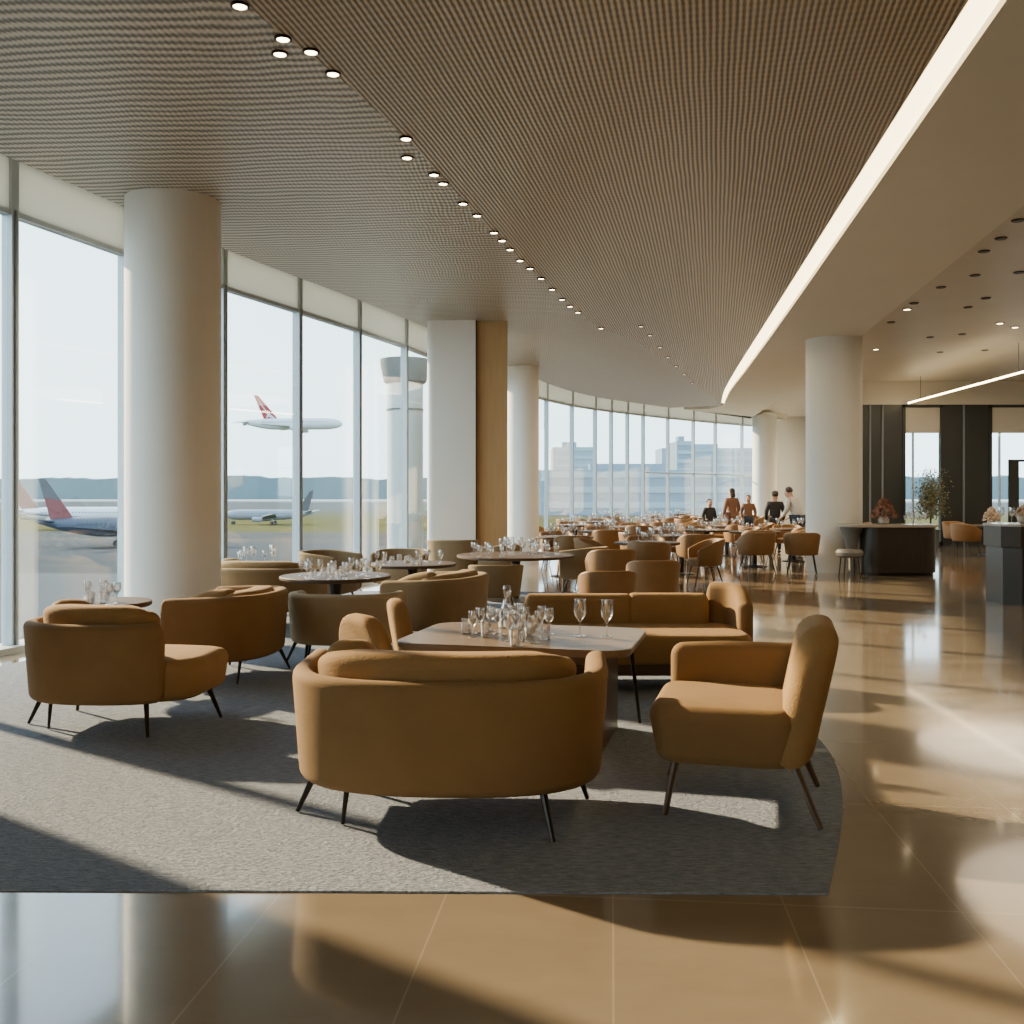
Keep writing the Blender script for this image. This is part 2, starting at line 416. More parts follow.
# lattice ceiling in two fields divided by the seam of downlights
edge_l = [p for p in offset_line(glass_line, .55)]
seam = catmull([(-3.2, -3.9), (-2.15, 3.0), (-1.62, 5.9), (-1.25, 7.0), (-.88, 8.3), (-.45, 10.2), (-.12, 11.7), (1.07, 16.2), (1.6, 17.9), (2.7, 20.2), (5.6, 29.0), (7.0, 33.6)])
cove_l = catmull([(1.28, -3.9), (1.85, 0.0), (2.725, 5.963), (3.32, 10.0), (4.40, 17.4), (5.35, 23.9), (6.15, 29.0), (6.95, 33.2)])
cove_r = catmull([(1.47, -3.9), (2.06, 0.0), (2.95, 5.963), (3.555, 10.0), (4.66, 17.4), (5.60, 23.9), (6.32, 29.0), (7.08, 33.4)])
far_edge = [p for p in edge_l if p[1] > 6.9]
polyA = [(-5.6, -3.95), (-5.15, 6.5)] + [p for p in far_edge if p[1] < 34.8] + list(reversed(seam))
def flat(poly, z0, z1):
    return MB().prism(poly, z0, z1)
struct(flat(polyA, CEIL, CEIL + .10).build('ceiling', 'meshceil_l', smooth=False))
polyB = seam + list(reversed(cove_l))
struct(flat(polyB, CEIL, CEIL + .10).build('ceiling', 'meshceil_r', smooth=False))
# beige soffit on the aisle side of the cove, and the ceiling past it
soff_r = catmull([(2.2, -3.9), (3.35, 1.0), (4.55, 6.5), (5.23, 10.2), (6.52, 18.6), (7.35, 24.0), (8.6, 33.0), (9.4, 39.5)])
tail = [p for p in far_edge if p[1] >= 34.8]
polyC = cove_r + [(6.9, 34.9)] + [p for p in tail if p[1] < 40] + [(10.2, 40.2)] + list(reversed(soff_r))
struct(flat(polyC, CEIL, CEIL + .26).build('ceiling', 'soffit', smooth=False))
# end piece where lattice meets the soffit at the far glazing
polyD = [(16.4, -3.95), (16.4, 28.4), (9.95, 28.4), (12.4, 41.3), (10.2, 41.3)] + list(reversed(soff_r))
struct(flat(polyD, 4.66, 4.71).build('ceiling', 'glossceil', smooth=False))

# cove light strip
cl = bpy.data.objects.new('tmp', None)
strip = MB().loft([[(a[0] - .02, a[1], 4.50), (b[0] + .02, b[1], 4.50), (b[0] + .02, b[1], 4.53), (a[0] - .02, a[1], 4.53)] for a, b in zip(cove_l, cove_r)])
tag(strip.build('cove_light', 'cove', smooth=False), 'long glowing warm strip light recessed between bronze lattice ceiling and beige soffit', 'strip light')

# glazing
L_total = sum(math.hypot(b[0] - a[0], b[1] - a[1]) for a, b in zip(glass_line, glass_line[1:]))
def s_of(px):
    best = (9, 0); acc = 0
    for a, b in zip(glass_line, glass_line[1:]):
        L = math.hypot(b[0] - a[0], b[1] - a[1])
        for k in range(20):
            x = a[0] + (b[0] - a[0]) * k / 20; y = a[1] + (b[1] - a[1]) * k / 20
            e = abs(x / y - (px - 512) / F)
            if e < best[0]: best = (e, acc + L * k / 20)
        acc += L
    return best[1]
stations = [0.05] + [s_of(10) - 1.75] + [s_of(p) for p in (10, 125, 222, 297, 358, 404)]
s = stations[-1]
while s < s_of(548) - 1.0: s += 1.8; stations.append(s)
stations += [s_of(p) for p in (546, 572, 595, 611, 627, 643, 668, 693, 715, 742)]
s = stations[-1]
while s < L_total - 1.5: s += 1.5; stations.append(s)
stations = sorted(stations); stations = [a for i, a in enumerate(stations) if i == 0 or a - stations[i - 1] > .45]
w1 = struct(bpy.data.objects.new('window_1', None)); COL.objects.link(w1)
w2 = struct(bpy.data.objects.new('window_2', None)); COL.objects.link(w2)
HEAD = 4.18
for i, s0 in enumerate(stations):
    (x, y), a = at_s(glass_line, s0); far = y > 24; par = w2 if far else w1
    w = .03 if far else .046
    MB().box(-w, w, -.06, .06, 0.04, 4.71, a, (x, y)).build('mullion', 'alu', par, smooth=False)
    if not far:
        MB().box(-.012, .012, -.075, -.0601, 0.04, HEAD, a, (x, y)).build('mullion_gasket', 'alu_dark', par, smooth=False)
    if i + 1 < len(stations):
        (x2, y2), _ = at_s(glass_line, stations[i + 1])
        t = Vector((x2 - x, y2 - y)); L = t.length; ang = math.atan2(t.y, t.x); t.normalize(); c = ((x + x2) / 2, (y + y2) / 2)
        MB().box(-L / 2 + w, L / 2 - w, -.012, .012, .06, HEAD - .05, ang, c).build('pane', 'pane', par, smooth=False)
        MB().box(-L / 2 + w, L / 2 - w, -.03, .03, HEAD, 4.71, ang, c).build('spandrel_panel', 'frost', par, smooth=False)
        MB().box(-L / 2 + w, L / 2 - w, -.05, .05, HEAD - .05, HEAD, ang, c).build('transom', 'alu', par, smooth=False)
        if far: MB().box(-L / 2 + w, L / 2 - w, -.03, .03, 2.18, 2.22, ang, c).build('transom', 'alu', par, smooth=False) if 640 < 512 + 1000 * c[0] / c[1] < 760 else None
sill = MB(); A, B = offset_line(glass_line, -.14), offset_line(glass_line, .16)
sill.loft([[(a[0], a[1], 0), (b[0], b[1], 0), (b[0], b[1], .06), (a[0], a[1], .06)] for a, b in zip(A, B)])
struct(sill.build('trim_1', 'spandrel', smooth=False))

# columns
def column(x, y, r, label):
    o = MB().lathe([(r, 0), (r, 4.5)], 64, (x, y, 0)).build('column', 'white')
    return struct(o, label)
column(-3.42, 10.1, .465, 'thick round white column by the glass beside the tan sofa group')
column(.26, 23.4, .37, 'slender round white column behind the square panelled pier')
column(6.18, 19.2, .52, 'round white column under the beige soffit beside the dark bar')
column(9.75, 38.6, .46, 'small far round white column at the end of the curved glazing')
pier = struct(bpy.data.objects.new('column', None), 'white pier with a honey wood panel on one side'); COL.objects.link(pier)
# pier: white bull-nosed face towards the glass, honey panel on the aisle face
pts = [(-1.45, 17.15)] + [(-1.33 + .12 * math.cos(math.radians(t)), 17.12 + .12 * math.sin(math.radians(t))) for t in range(180, 271, 15)] + [(-.62, 17.0), (-.62, 18.0), (-1.45, 18.0)]
MB().prism(pts, 0, 4.5).build('pier_face', 'white', pier, angle=25)
MB().box(-.598, -.08, 17.12, 18.0, 0, 4.5).build('wood_panel', 'tanpanel', pier, smooth=False)
MB().box(-.62, -.598, 17.06, 17.9, 0, 4.5).build('shadow_gap', 'wood', pier, smooth=False)

# dark end wall beside the bars, with two windows
struct(MB().box(9.9, 11.05, 28.3, 28.44, 0, 4.0).box(12.2, 13.5, 28.3, 28.44, 0, 4.0).box(15.6, 16.5, 28.3, 28.44, 0, 4.0).build('wall_end', 'darkpanel', smooth=False))
struct(MB().box(9.9, 16.5, 28.26, 28.46, 4.0, 4.66).build('trim_2', 'glossceil', smooth=False))
for k, (xa, xb) in enumerate(((11.05, 12.2), (13.5, 15.6))):
    w = struct(bpy.data.objects.new('window_%d' % (3 + k), None)); COL.objects.link(w)
    MB().box(xa, xa + .08, 28.27, 28.42, 0, 4.0).box(xb - .08, xb, 28.27, 28.42, 0, 4.0).box(xa, xb, 28.27, 28.42, 0, .12).box(xa, xb, 28.27, 28.42, 3.92, 4).build('window_frame', 'darkpanel', w, smooth=False)
    MB().box(xa + .08, xb - .08, 28.34, 28.36, .12, 3.2).build('pane', 'pane', w, smooth=False)
    MB().box(xa + .08, xb - .08, 28.32, 28.38, 3.2, 3.92).build('spandrel_panel', 'glossceil', w, smooth=False)  # opaque beige panel standing in for the ceiling's reflection in the glass
    MB().box(xa + .3, xa + .33, 28.3, 28.4, .12, 3.2).build('mullion', 'alu', w, smooth=False)
    if k: MB().box(14.05, 14.35, 28.30, 28.33, .12, 2.45).box(14.35, 15.4, 28.30, 28.33, 2.38, 2.45).build('door_frame', 'darkpanel', w, smooth=False)
for k, x in enumerate((10.1, 10.45, 12.75)):
    struct(MB().box(x, x + .05, 28.26, 28.3, 0, 4.0).build('trim_%d' % (3 + k), 'alu_dark', smooth=False))

# rug, cut along the curve of the room
rugp = [(-4.3, 3.80), (1.18, 3.73)] + catmull([(1.18, 3.73), (1.62, 4.9), (1.86, 6.0), (1.85, 7.4), (1.7, 9.0), (1.3, 12.0), (1.0, 15.0)])[1:] + [(-1.2, 15.4)] + [(-2.5, 15.2), (-3.1, 13.2), (-3.55, 11.4), (-2.72, 10.95), (-2.72, 9.3), (-4.3, 9.05), (-4.75, 7.5)]
tag(MB().prism(rugp, 0.0, .007).build('rug', 'rug', smooth=False), 'large grey woven rug under the lounge sofas', 'rug')
RZ = .0075

# ------------------------------------------------------------------ lounge seating
def leg(parent, x, y, z, dx, dy, r=.013, mat='darkmetal'):
    MB().bar((x, y, z), (x + dx, y + dy, .0055), r * 1.35, r * .75, 8).build('leg', mat, parent)

def u_path(a, b, f, n=2.5, th0=-90, th1=90, arm0=True, arm1=True, m=34):
    pts = []
    if arm0: pts += [(-a, f), (-a, f / 2)]
    for k in range(61):
        t = math.radians(th0 + (th1 - th0) * k / 60); sx, cx = math.sin(t), math.cos(t)
        pts.append((a * math.copysign(abs(sx) ** (2 / n), sx), -b * abs(cx) ** (2 / n)))
    if arm1: pts += [(a, f / 2), (a, f)]
    return resample(pts, m)

def barrel_sofa(label, loc, rz, a=.68, b=.46, f=.26, top=.69, open_end=False, vel='velvet', cush=True, cush_top=.79, low=.19, arm_drop=.06, group=None, legr=.014):
    r = thing('loveseat', label, 'sofa', loc, rz, group)
    vin = vel + '_in'
    path = u_path(a, b, f, th1=46 if open_end else 90, arm1=not open_end)
    prof = rrect(-.10, 0, low, top, .045, 4)
    def zf(t):
        e = abs(t - .5) * 2 if not open_end else max(0, (.35 - t) / .35)
        return 1 - arm_drop / (top - low) * max(0, (e - .45) / .55) ** 1.5
    MB().loft(sweep(path, prof, zf, cap=.05, lean=.075)).build('shell', vel, r)
    # seat fills the shell and shows past its open end
    inner = u_path(a - .07, b - .07, f + .08, m=40)
    out = [(x, y) for x, y in inner]
    x1, y1 = out[-1]; x0 = out[0][0]
    front = [(x1 - .05, y1 + .07), (x1 * .5, y1 + .12), (0, y1 + .13), (x0 * .5, y1 + .12), (x0 + .05, y1 + .07)]
    if open_end: out = [(x * (1.36 if x > 0 else 1), y) for x, y in out]; front = [(x * (1.29 if x > 0 else 1), y) for x, y in front]
    MB().loft(pillow_rings(out + front, low - .004, .45, .07, 5, .02)).build('seat', vin, r)
    if cush:
        cp = u_path(a - .125, b - .115, .02, th0=-74, th1=46 if open_end else 66, arm0=False, arm1=False, m=26)
        pr = rrect(-.19, .02, .42, cush_top, .06, 5)
        def cz(t): return 1 - .10 * abs(2 * t - 1) ** 6
        MB().loft(sweep(cp, pr, cz, cap=.085, ncap=5, lean=.10)).build('back_cushion', vin, r)
        if not open_end or True:
            sp = [(-a + .155, -.10), (-a + .15, f * .5), (-a + .16, f * .95)]
            MB().loft(sweep(resample(sp, 8), rrect(-.03, .19, .43, cush_top + .02, .08, 5), lambda t: 1 - .35 * t ** 2, cap=.06, ncap=5)).build('side_cushion', vin, r)
    xe = a * (1.2 if open_end else .93)
    leg(r, -a * .88, -.06, low + .03, -.10, -.02, legr); leg(r, a * .62, -b * .72, low + .03, .05, -.09, legr)
    leg(r, -a * .62, -b * .55, low + .03, -.03, .02, legr * .8); leg(r, xe * .88, f * .5, low + .03, .07, .05, legr)
    leg(r, -a * .75, f + .0, low + .03, -.05, .06, legr)
    return r

barrel_sofa('tan velvet curved loveseat with its back to us beside the stone-topped table', (-.285, 4.72, RZ), math.radians(-3), a=.70, b=.49, f=.27, arm_drop=-.022)
barrel_sofa('tan curved loveseat without an arm at one end, beside the thick column', (-2.56, 6.50, RZ), math.radians(-4), a=.52, b=.42, f=.26, open_end=True)
barrel_sofa('brown curved loveseat seen from its arm end behind the open-ended loveseat', (-2.30, 8.15, RZ), math.radians(84), a=.52, b=.40, f=.30, cush_top=.72, top=.70, arm_drop=.02)
barrel_sofa('low taupe curved loveseat with plain back, near the round table of stemware', (-1.47, 8.85, RZ), math.radians(-2), a=.47, b=.38, f=.22, top=.63, cush=False, vel='taupe', arm_drop=.02)
barrel_sofa('brown curved loveseat on the aisle side of the round table of stemware', (-.74, 9.95, RZ), math.radians(70), a=.62, b=.42, f=.28, top=.68, cush_top=.72, vel='olive', arm_drop=.02)
barrel_sofa('olive-brown curved loveseat close behind the thick white column', (-2.78, 11.3, RZ), math.radians(-6), a=.62, b=.44, f=.25, top=.67, cush_top=.74, vel='olive')

# long sofa across the table, facing us
def corner_sofa():
    r = thing('corner_sofa', 'long tan velvet sofa with one raised wing, facing us across the stone-topped table', 'sofa', (.95, 7.90, RZ))
    W = .86
    MB().loft(pillow_rings(rrect(-W + .04, W - .03, -.46, .30, .16, 6), .13, .24, .02, 2)).build('plinth', 'wood', r)
    MB().loft(pillow_rings(rrect(-W, W, -.52, .30, .17, 6), .22, .435, .06, 5)).build('seat', 'velvet_in', r)
    back = [(-W + .04, .24), (-.02, .24)]
    pr = rrect(-.07, .10, .40, .72, .06, 5)
    MB().loft(sweep(resample([(-.02, .24), (-W + .06, .24)], 12), rrect(-.10, .07, .24, .675, .06, 5), cap=.05, ncap=5, lean=-.0)).build('back_cushion', 'velvet_in', r)
    bp = [(W - .22, .19), (W - .30, .225), (.04, .24)]
    MB().loft(sweep(resample([(W - .26, .22), (.5, .24), (.03, .24)], 12), rrect(-.10, .07, .24, .68, .06, 5), cap=.05, ncap=5)).build('back_cushion', 'velvet_in', r)
    wing = catmull([(W - .005, -.12), (W + .01, .02), (W - .03, .18), (W - .16, .29)], 6)
    MB().loft(sweep(resample(wing, 14), rrect(-.055, .07, .20, .765, .06, 5), lambda t: .78 + .22 * math.sin(min(1, t * 1.6) * PI / 2), cap=.06, ncap=5)).build('wing', 'velvet', r)
    for x, y, dx, dy in ((-W + .12, -.36, -.04, -.03), (W - .55, -.40, 0, -.03), (W - .12, -.30, .04, -.03), (-W + .12, .2, -.04, .03), (W - .15, .2, .04, .03)):
        leg(r, x, y, .16, dx, dy, .013)
    return r
corner_sofa()

def slab_back(w, z0, z1, y0, y1, th, r_top, n=9):
    """tilted cushioned backrest: rounded-top outline in x/z, thick in y"""
    H = z1 - z0; half = []
    out = []
    k = 10
    for i in range(k + 1):   # up one side
        t = i / k; out.append((w / 2 * (1 - .05 * (1 - t)), t * (H - r_top)))
    for i in range(1, 12):
        a = PI / 2 * i / 12; out.append((w / 2 - r_top + r_top * math.cos(a), H - r_top + r_top * math.sin(a)))
    for x, z in reversed(list(out)): out.append((-x, z)) if x > 1e-4 else None
    def ring(ins, off):
        rs = []
        for x, z in out:
            kx = max(0, abs(x) - ins) * (1 if x > 0 else -1); zz = min(z, H - ins) if z > H * .5 else max(z, ins)
            yb = y0 + (y1 - y0) * (zz / H)
            rs.append((kx, yb + off, z0 + zz))
        return rs
    rings = []
    for i in range(n + 1):
        a = PI * i / n; rings.append(ring(th * .5 * (1 - math.sin(a)) if i in (0, n) or True else 0, -th / 2 * math.cos(a)))
    return rings

def armchair():
    r = thing('armchair', 'tan velvet armchair in profile with a tilted back, at the end of the rug', 'armchair', (1.07, 4.86, RZ), math.radians(75))
    MB().loft(pillow_rings(rrect(-.37, .37, -.33, .37, .13, 6), .24, .515, .065, 5, .03)).build('seat', 'velvet', r)
    MB().loft(slab_back(.73, .26, .895, -.27, -.41, .18, .20)).build('backrest', 'velvet_in', r)
    arm = [(.335, -.32), (.335, .10), (.33, .26)]
    MB().loft(sweep(resample(arm, 14), rrect(-.05, .05, .42, .725, .048, 5), lambda t: 1 - .12 * max(0, t - .6) ** 1 , cap=.07, ncap=5, lean=.03)).build('arm', 'velvet', r)
    for x, y, dx, dy in ((-.29, .24, -.03, .05), (-.27, -.28, -.08, -.12), (.27, -.30, .06, -.11), (.29, .24, .05, .10)):
        leg(r, x, y, .27, dx, dy, .0165, 'wood')
armchair()

def side_chair(label, loc, rz, w=.5):
    r = thing('lounge_chair', label, 'chair', loc, rz)
    MB().loft(pillow_rings(rrect(-w / 2, w / 2, -.16, .30, .12, 5), .27, .46, .05, 4, .02)).build('seat', 'velvet', r)
    MB().loft(slab_back(w, .30, .755, -.14, -.22, .13, .21)).build('backrest', 'velvet_in', r)
    for x, y, dx, dy in ((-w * .36, .22, -.02, .04), (w * .36, .22, .02, .04), (w * .36, -.1, .02, -.06), (-w * .36, -.1, -.02, -.06)):
        leg(r, x, y, .3, dx, dy, .012)
side_chair('small tan chair with rounded back at the corner of the stone-topped table', (-.755, 6.24, RZ), math.radians(-50))
side_chair('small tan chair showing a narrow rounded back, behind the other corner chair', (-.60, 7.05, RZ), math.radians(-78), .46)

# ------------------------------------------------------------------ tables
def stone_table():
    r = thing('lounge_table', 'rectangular table with polished brown stone top and rounded corners', 'table', (.08, 6.2, RZ), math.radians(-14))
    rg = rrect(-.70, .71, -.50, .50, .16, 6); z1 = .62 - RZ
    MB().loft([[(x * .985, y * .985, z1 - .045) for x, y in rg], [(x, y, z1 - .03) for x, y in rg], [(x, y, z1 - .006) for x, y in rg], [(x * .993, y * .993, z1) for x, y in rg]]).build('tabletop', 'tabletop', r, angle=30)
    for sx in (-.36, .50):
        rr = rrect(-.035, .035, -.36, .36, .03, 4)
        MB().loft([[(sx + x, y * .9, 0) for x, y in rr], [(sx + x, y, z1 - .045) for x, y in rr]]).build('slab_leg', 'wood', r)
    MB().box(-.33, .47, -.03, .03, z1 - .16, z1 - .06).build('stretcher', 'wood', r, smooth=False)
    MB().bar((.60, .40, z1 - .045), (.66, .44, .0055), .016, .010).build('leg', 'darkmetal', r)
stone_table()

def pedestal_table(label, x, y, R, z=.62, base=0.0, group=None):
    r = thing('round_table', label, 'table', (x, y, base), 0, group)
    z -= base
    MB().lathe([(R * .96, z - .04), (R, z - .03), (R, z - .008), (R * .985, z)], 40).build('tabletop', 'darktop', r, angle=30)
    MB().lathe([(.05, .03), (.045, z * .5), (.07, z - .04)], 20).build('pedestal', 'darkmetal', r)
    MB().lathe([(R * .5, 0), (R * .5, .012), (R * .1, .03)], 32).build('base', 'darkmetal', r, angle=30)
    return r
pedestal_table('round table partly hidden between the open-ended loveseat and the white column', -3.17, 7.75, .36, .66, RZ)
pedestal_table('round dark table of stemware behind the low taupe loveseat', -1.80, 10.2, .56, .66, RZ)
pedestal_table('small round table behind the olive-brown loveseat next to the thick column', -3.17, 12.5, .40, .62, RZ)
pedestal_table('round table near the glass with one chair behind it', -1.25, 12.55, .55, .62, RZ)
pedestal_table('wide round table before the pier, crowded with glasses', .05, 13.95, .82, .64, RZ)

# ------------------------------------------------------------------ glassware
def glass_proto(name, prof, n=14):
    return MB().lathe(prof, n).build(name, 'glassware', None, angle=60)
goblet_p = [(.036, 0), (.034, .004), (.006, .010), (.005, .085), (.010, .095), (.034, .125), (.041, .165), (.036, .225), (.034, .225), (.039, .165), (.031, .127), (.002, .104)]
wine_p = [(.030, 0), (.028, .003), (.005, .008), (.004, .06), (.008, .068), (.028, .092), (.033, .12), (.028, .16), (.0265, .16), (.031, .12), (.025, .093), (.002, .075)]
tumb_p = [(.026, 0), (.030, .004), (.034, .095), (.032, .095), (.028, .010), (.002, .008)]
protos = {}
def glass(kind, x, y, z, label, group):
    prof = {'goblet': goblet_p, 'wine_glass': wine_p, 'tumbler': tumb_p}[kind]
    if kind not in protos: o = protos[kind] = glass_proto(kind, prof)
    else: o = protos[kind].copy(); COL.objects.link(o)
    o.location = (x, y, z); o.rotation_euler = (0, 0, random.random() * 6)
    for k in ('label', 'category', 'group'):
        if k in o: del o[k]
    return tag(o, label, 'glass', group)
ZT = .6205
x, y = at(580, 636, .62); glass('goblet', x, y, ZT, 'tall clear goblet on the stone table, inner one of the pair by the sofa', 'goblets on the stone table')
x, y = at(607, 637, .62); glass('goblet', x, y, ZT, 'tall clear goblet on the stone table, closer to the table corner by the sofa', 'goblets on the stone table')
for (px, py, k) in ((466, 634, 0), (473, 637, 1), (480, 633, 1), (486, 637, 0), (491, 631, 1), (498, 634, 1)):
    x, y = at(px, py, .62)
    glass(['tumbler', 'wine_glass'][k], x, y, ZT, 'small clear glass in the first cluster at the end of the stone table', 'glasses in the end cluster')
for (px, py, k) in ((509, 641, 1), (515, 646, 0), (516, 636, 1), (523, 641, 1), (525, 632, 1), (530, 636, 0), (534, 643, 1), (539, 637, 1), (545, 640, 0), (542, 631, 1), (549, 634, 1), (512, 630, 1), (532, 629, 0), (521, 627, 1)):
    x, y = at(px, py, .62)
    glass(['tumbler', 'wine_glass'][k], x, y, ZT, 'small clear glass in the middle cluster on the stone table', 'glasses in the middle cluster')
def carafe():
    r = thing('carafe', 'clear glass carafe standing behind the middle cluster on the stone table', 'carafe', (*at(507, 628, .62), ZT))
    MB().lathe([(.045, 0), (.055, .01), (.058, .09), (.03, .15), (.022, .20), (.03, .24), (.027, .24), (.019, .20), (.027, .15), (.053, .09), (.05, .014), (.002, .012)], 18).build('body', 'glassware', r)
    MB().lathe([(.002, .205), (.017, .205), (.018, .245), (.028, .255), (.024, .275), (.002, .28)], 14).build('stopper', 'glassware', r)
carafe()
def scatter_glasses(cx, cy, R, z, n, label, group, kinds=('wine_glass', 'wine_glass', 'tumbler'), dmin=.085):
    pts = []; tries = 0
    while len(pts) < n and tries < 4000:
        tries += 1; a = random.random() * 2 * PI; d = R * math.sqrt(random.random())
        p = (cx + d * math.cos(a), cy + d * math.sin(a))
        if all(math.hypot(p[0] - q[0], p[1] - q[1]) > dmin for q in pts):
            pts.append(p); glass(random.choice(kinds), p[0], p[1], z, label, group)
scatter_glasses(-3.08, 7.7, .22, .6605, 7, 'clear glass on the partly hidden table beside the open-ended loveseat', 'glasses beside the open-ended loveseat')
scatter_glasses(-1.76, 10.1, .47, .6605, 24, 'clear stemmed glass or tumbler on the round table behind the low loveseat', 'glasses behind the low loveseat')
scatter_glasses(-3.15, 12.45, .28, .6205, 8, 'clear glass on the small table behind the column loveseat', 'glasses behind the column loveseat', ('wine_glass', 'goblet'))
scatter_glasses(-1.25, 12.5, .45, .6205, 14, 'clear glass on the round table near the glazing with one chair', 'glasses near the glazing')
scatter_glasses(.03, 13.9, .70, .6405, 30, 'clear glass among the crowd on the wide round table before the pier', 'glasses on the wide table', ('goblet', 'wine_glass', 'wine_glass'))

# ------------------------------------------------------------------ tub chairs of the dining area
def tub_chair(name, top, mats, label, low=.34, a=.29, b=.27, f=.16, drop=.16, legs=True):
    r = thing(name, label, 'chair')
    path = u_path(a, b, f, 2.3, m=22)
    MB().loft(sweep(path, rrect(-.05, 0, low, top, .024, 3), lambda t: 1 - drop / (top - low) * max(0, (abs(2 * t - 1) - .35) / .65) ** 1.4, cap=.025, ncap=3, lean=.13)).build('shell', mats[0], r)
    inner = u_path(a - .03, b - .03, f + .02, 2.3, m=22)
    MB().loft(pillow_rings(inner + [(a * .5, f + .07), (0, f + .085), (-a * .5, f + .07)], low - .01, .47, .035, 3, .02)).build('seat', mats[1], r)
    for sx in (-1, 1):
        for sy, dy in ((-.15, -.10), (.14, .08)):
            MB().bar((sx * .2, sy, low + .01), (sx * .26, sy + dy, .0055), .014, .009, 6).build('leg', 'darkmetal', r)
    return r
proto_tub = tub_chair('tub_chair', .78, ('leather', 'leather_in'), 'tan leather tub chair standing directly behind the long tan sofa', low=.36)
proto_low = tub_chair('barrel_chair', .70, ('olive', 'olive_in'), 'olive-brown barrel chair before the wide table of glasses, on short legs', low=.24, a=.34, b=.30, f=.20, drop=.05)

used = {'tub': False, 'low': False}
def place(kind, x, y, rz, label, group=None, z=0.0, scale=None):
    p = proto_tub if kind == 'tub' else proto_low
    if not used[kind]:
        used[kind] = True; p.location = (x, y, z); p.rotation_euler = (0, 0, rz); p['label'] = label
        if group: p['group'] = group
        if scale: p.scale = (scale,) * 3
        KIDS[p.name] = [(c, kids(c)) for c in kids(p)]
        return p
    o = dup(p, (x, y, z), rz, label, group, scale)
    if not group and 'group' in o: del o['group']
    if not scale: o.scale = (1, 1, 1)
    return o
R_ = math.radians
place('low', -.20, 12.45, R_(4), 'olive-brown barrel chair before the wide table of glasses, on short legs', z=RZ, scale=.88)
place('low', -2.25, 12.5, R_(-105), 'barrel chair facing the aisle at the table near the glazing', z=RZ, scale=1.1)
place('low', -1.55, 14.0, R_(170), 'barrel chair behind the round table near the glazing', z=RZ)
place('low', -.92, 15.9, R_(0), 'tan barrel chair just in front of the white pier face', z=0, scale=1.1)
place('low', -.20, 15.75, R_(70), 'tan barrel chair turned sideways before the honey wood panel', z=0)
place('low', 1.05, 14.75, R_(60), 'barrel chair on the aisle side of the wide table of glasses', z=RZ)

place('tub', .98, 10.3, R_(3), 'wide-backed tan tub chair directly behind the long tan sofa', z=RZ, scale=.91)
place('tub', 1.63, 11.55, R_(-2), 'narrow-looking tan tub chair behind and beside the one at the long sofa', z=RZ, scale=.94)
place('tub', 1.30, 13.1, R_(8), 'tan tub chair showing above the two tub chairs by the long sofa', z=RZ, scale=.99)

def ordinal(k): return ['first', 'second', 'third', 'fourth', 'fifth', 'sixth', 'seventh', 'eighth', 'ninth', 'tenth', 'eleventh', 'twelfth'][k]

# dining tables in lines that follow the curve of the room; chairs at four sides
COLS = [(-3.42, 10.1, .47), (.26, 23.4, .37), (6.18, 19.2, .52), (9.75, 38.6, .46), (-1.0, 17.5, .7), (-.3, 17.6, .55), (6.55, 24.9, .3), (6.78, 23.65, .35), (6.35, 28.9, .25), (6.95, 29.4, .25), (5.35, 27.1, .25), (7.0, 18.4, .9)]
TABS = []
def free(x, y, own):
    return (all(math.hypot(x - u, y - v) > .74 for u, v in taken) and all(math.hypot(x - u, y - v) > r + .46 for u, v, r in COLS)
            and all(math.hypot(x - u, y - v) > .84 for u, v in TABS if (u, v) != own))
rows = []
lines = {
 'aisle-side line': [(2.15, 15.9), (3.15, 18.6), (4.15, 21.3), (5.15, 24.0), (5.75, 28.3), (6.8, 31.5), (7.9, 34.3)],
 'middle line': [(.95, 18.0), (1.9, 20.7), (2.9, 23.4), (3.75, 26.2), (4.6, 30.2), (5.8, 33.4)],
 'window line': [(1.55, 24.6), (2.4, 27.4), (3.1, 30.0)],
}
P5 = (5.0, 29.2)
taken = [(.98, 10.35), (1.63, 11.55), (1.30, 13.1), (1.05, 14.75), (4.55, 18.6), (5.36, 18.5)]
TAB3 = ((4.95, 20.4), (6.2, 22.0), (7.6, 24.6))
for tabs in lines.values(): TABS += tabs
TABS += TAB3
for ln, tabs in lines.items():
    for k, (tx, ty) in enumerate(tabs):
        where = f'{ordinal(k)} table back in the {ln}'
        t = pedestal_table(f'round dining table, {ordinal(k)} back in the {ln}', tx, ty, .52, .72, 0)
        scatter_glasses(tx, ty, .42, .7205, 11 if ty < 26 else 8, f'clear wine glass on the {where}', f'glasses on the {where}', ('goblet', 'wine_glass'))
        base = R_(20) + random.uniform(-.15, .15)
        for q, side in enumerate(('aisle side', 'far side', 'window side', 'near side')):
            a = base - R_(18) + q * PI / 2
            d = .86 + random.uniform(-.02, .06)
            x, y = tx + d * math.cos(a), ty + d * math.sin(a)
            if not free(x, y, (tx, ty)): continue
            taken.append((x, y))
            place('tub', x, y, a + PI / 2 + random.uniform(-.2, .2), f'tan tub chair, {side} of the {where}')

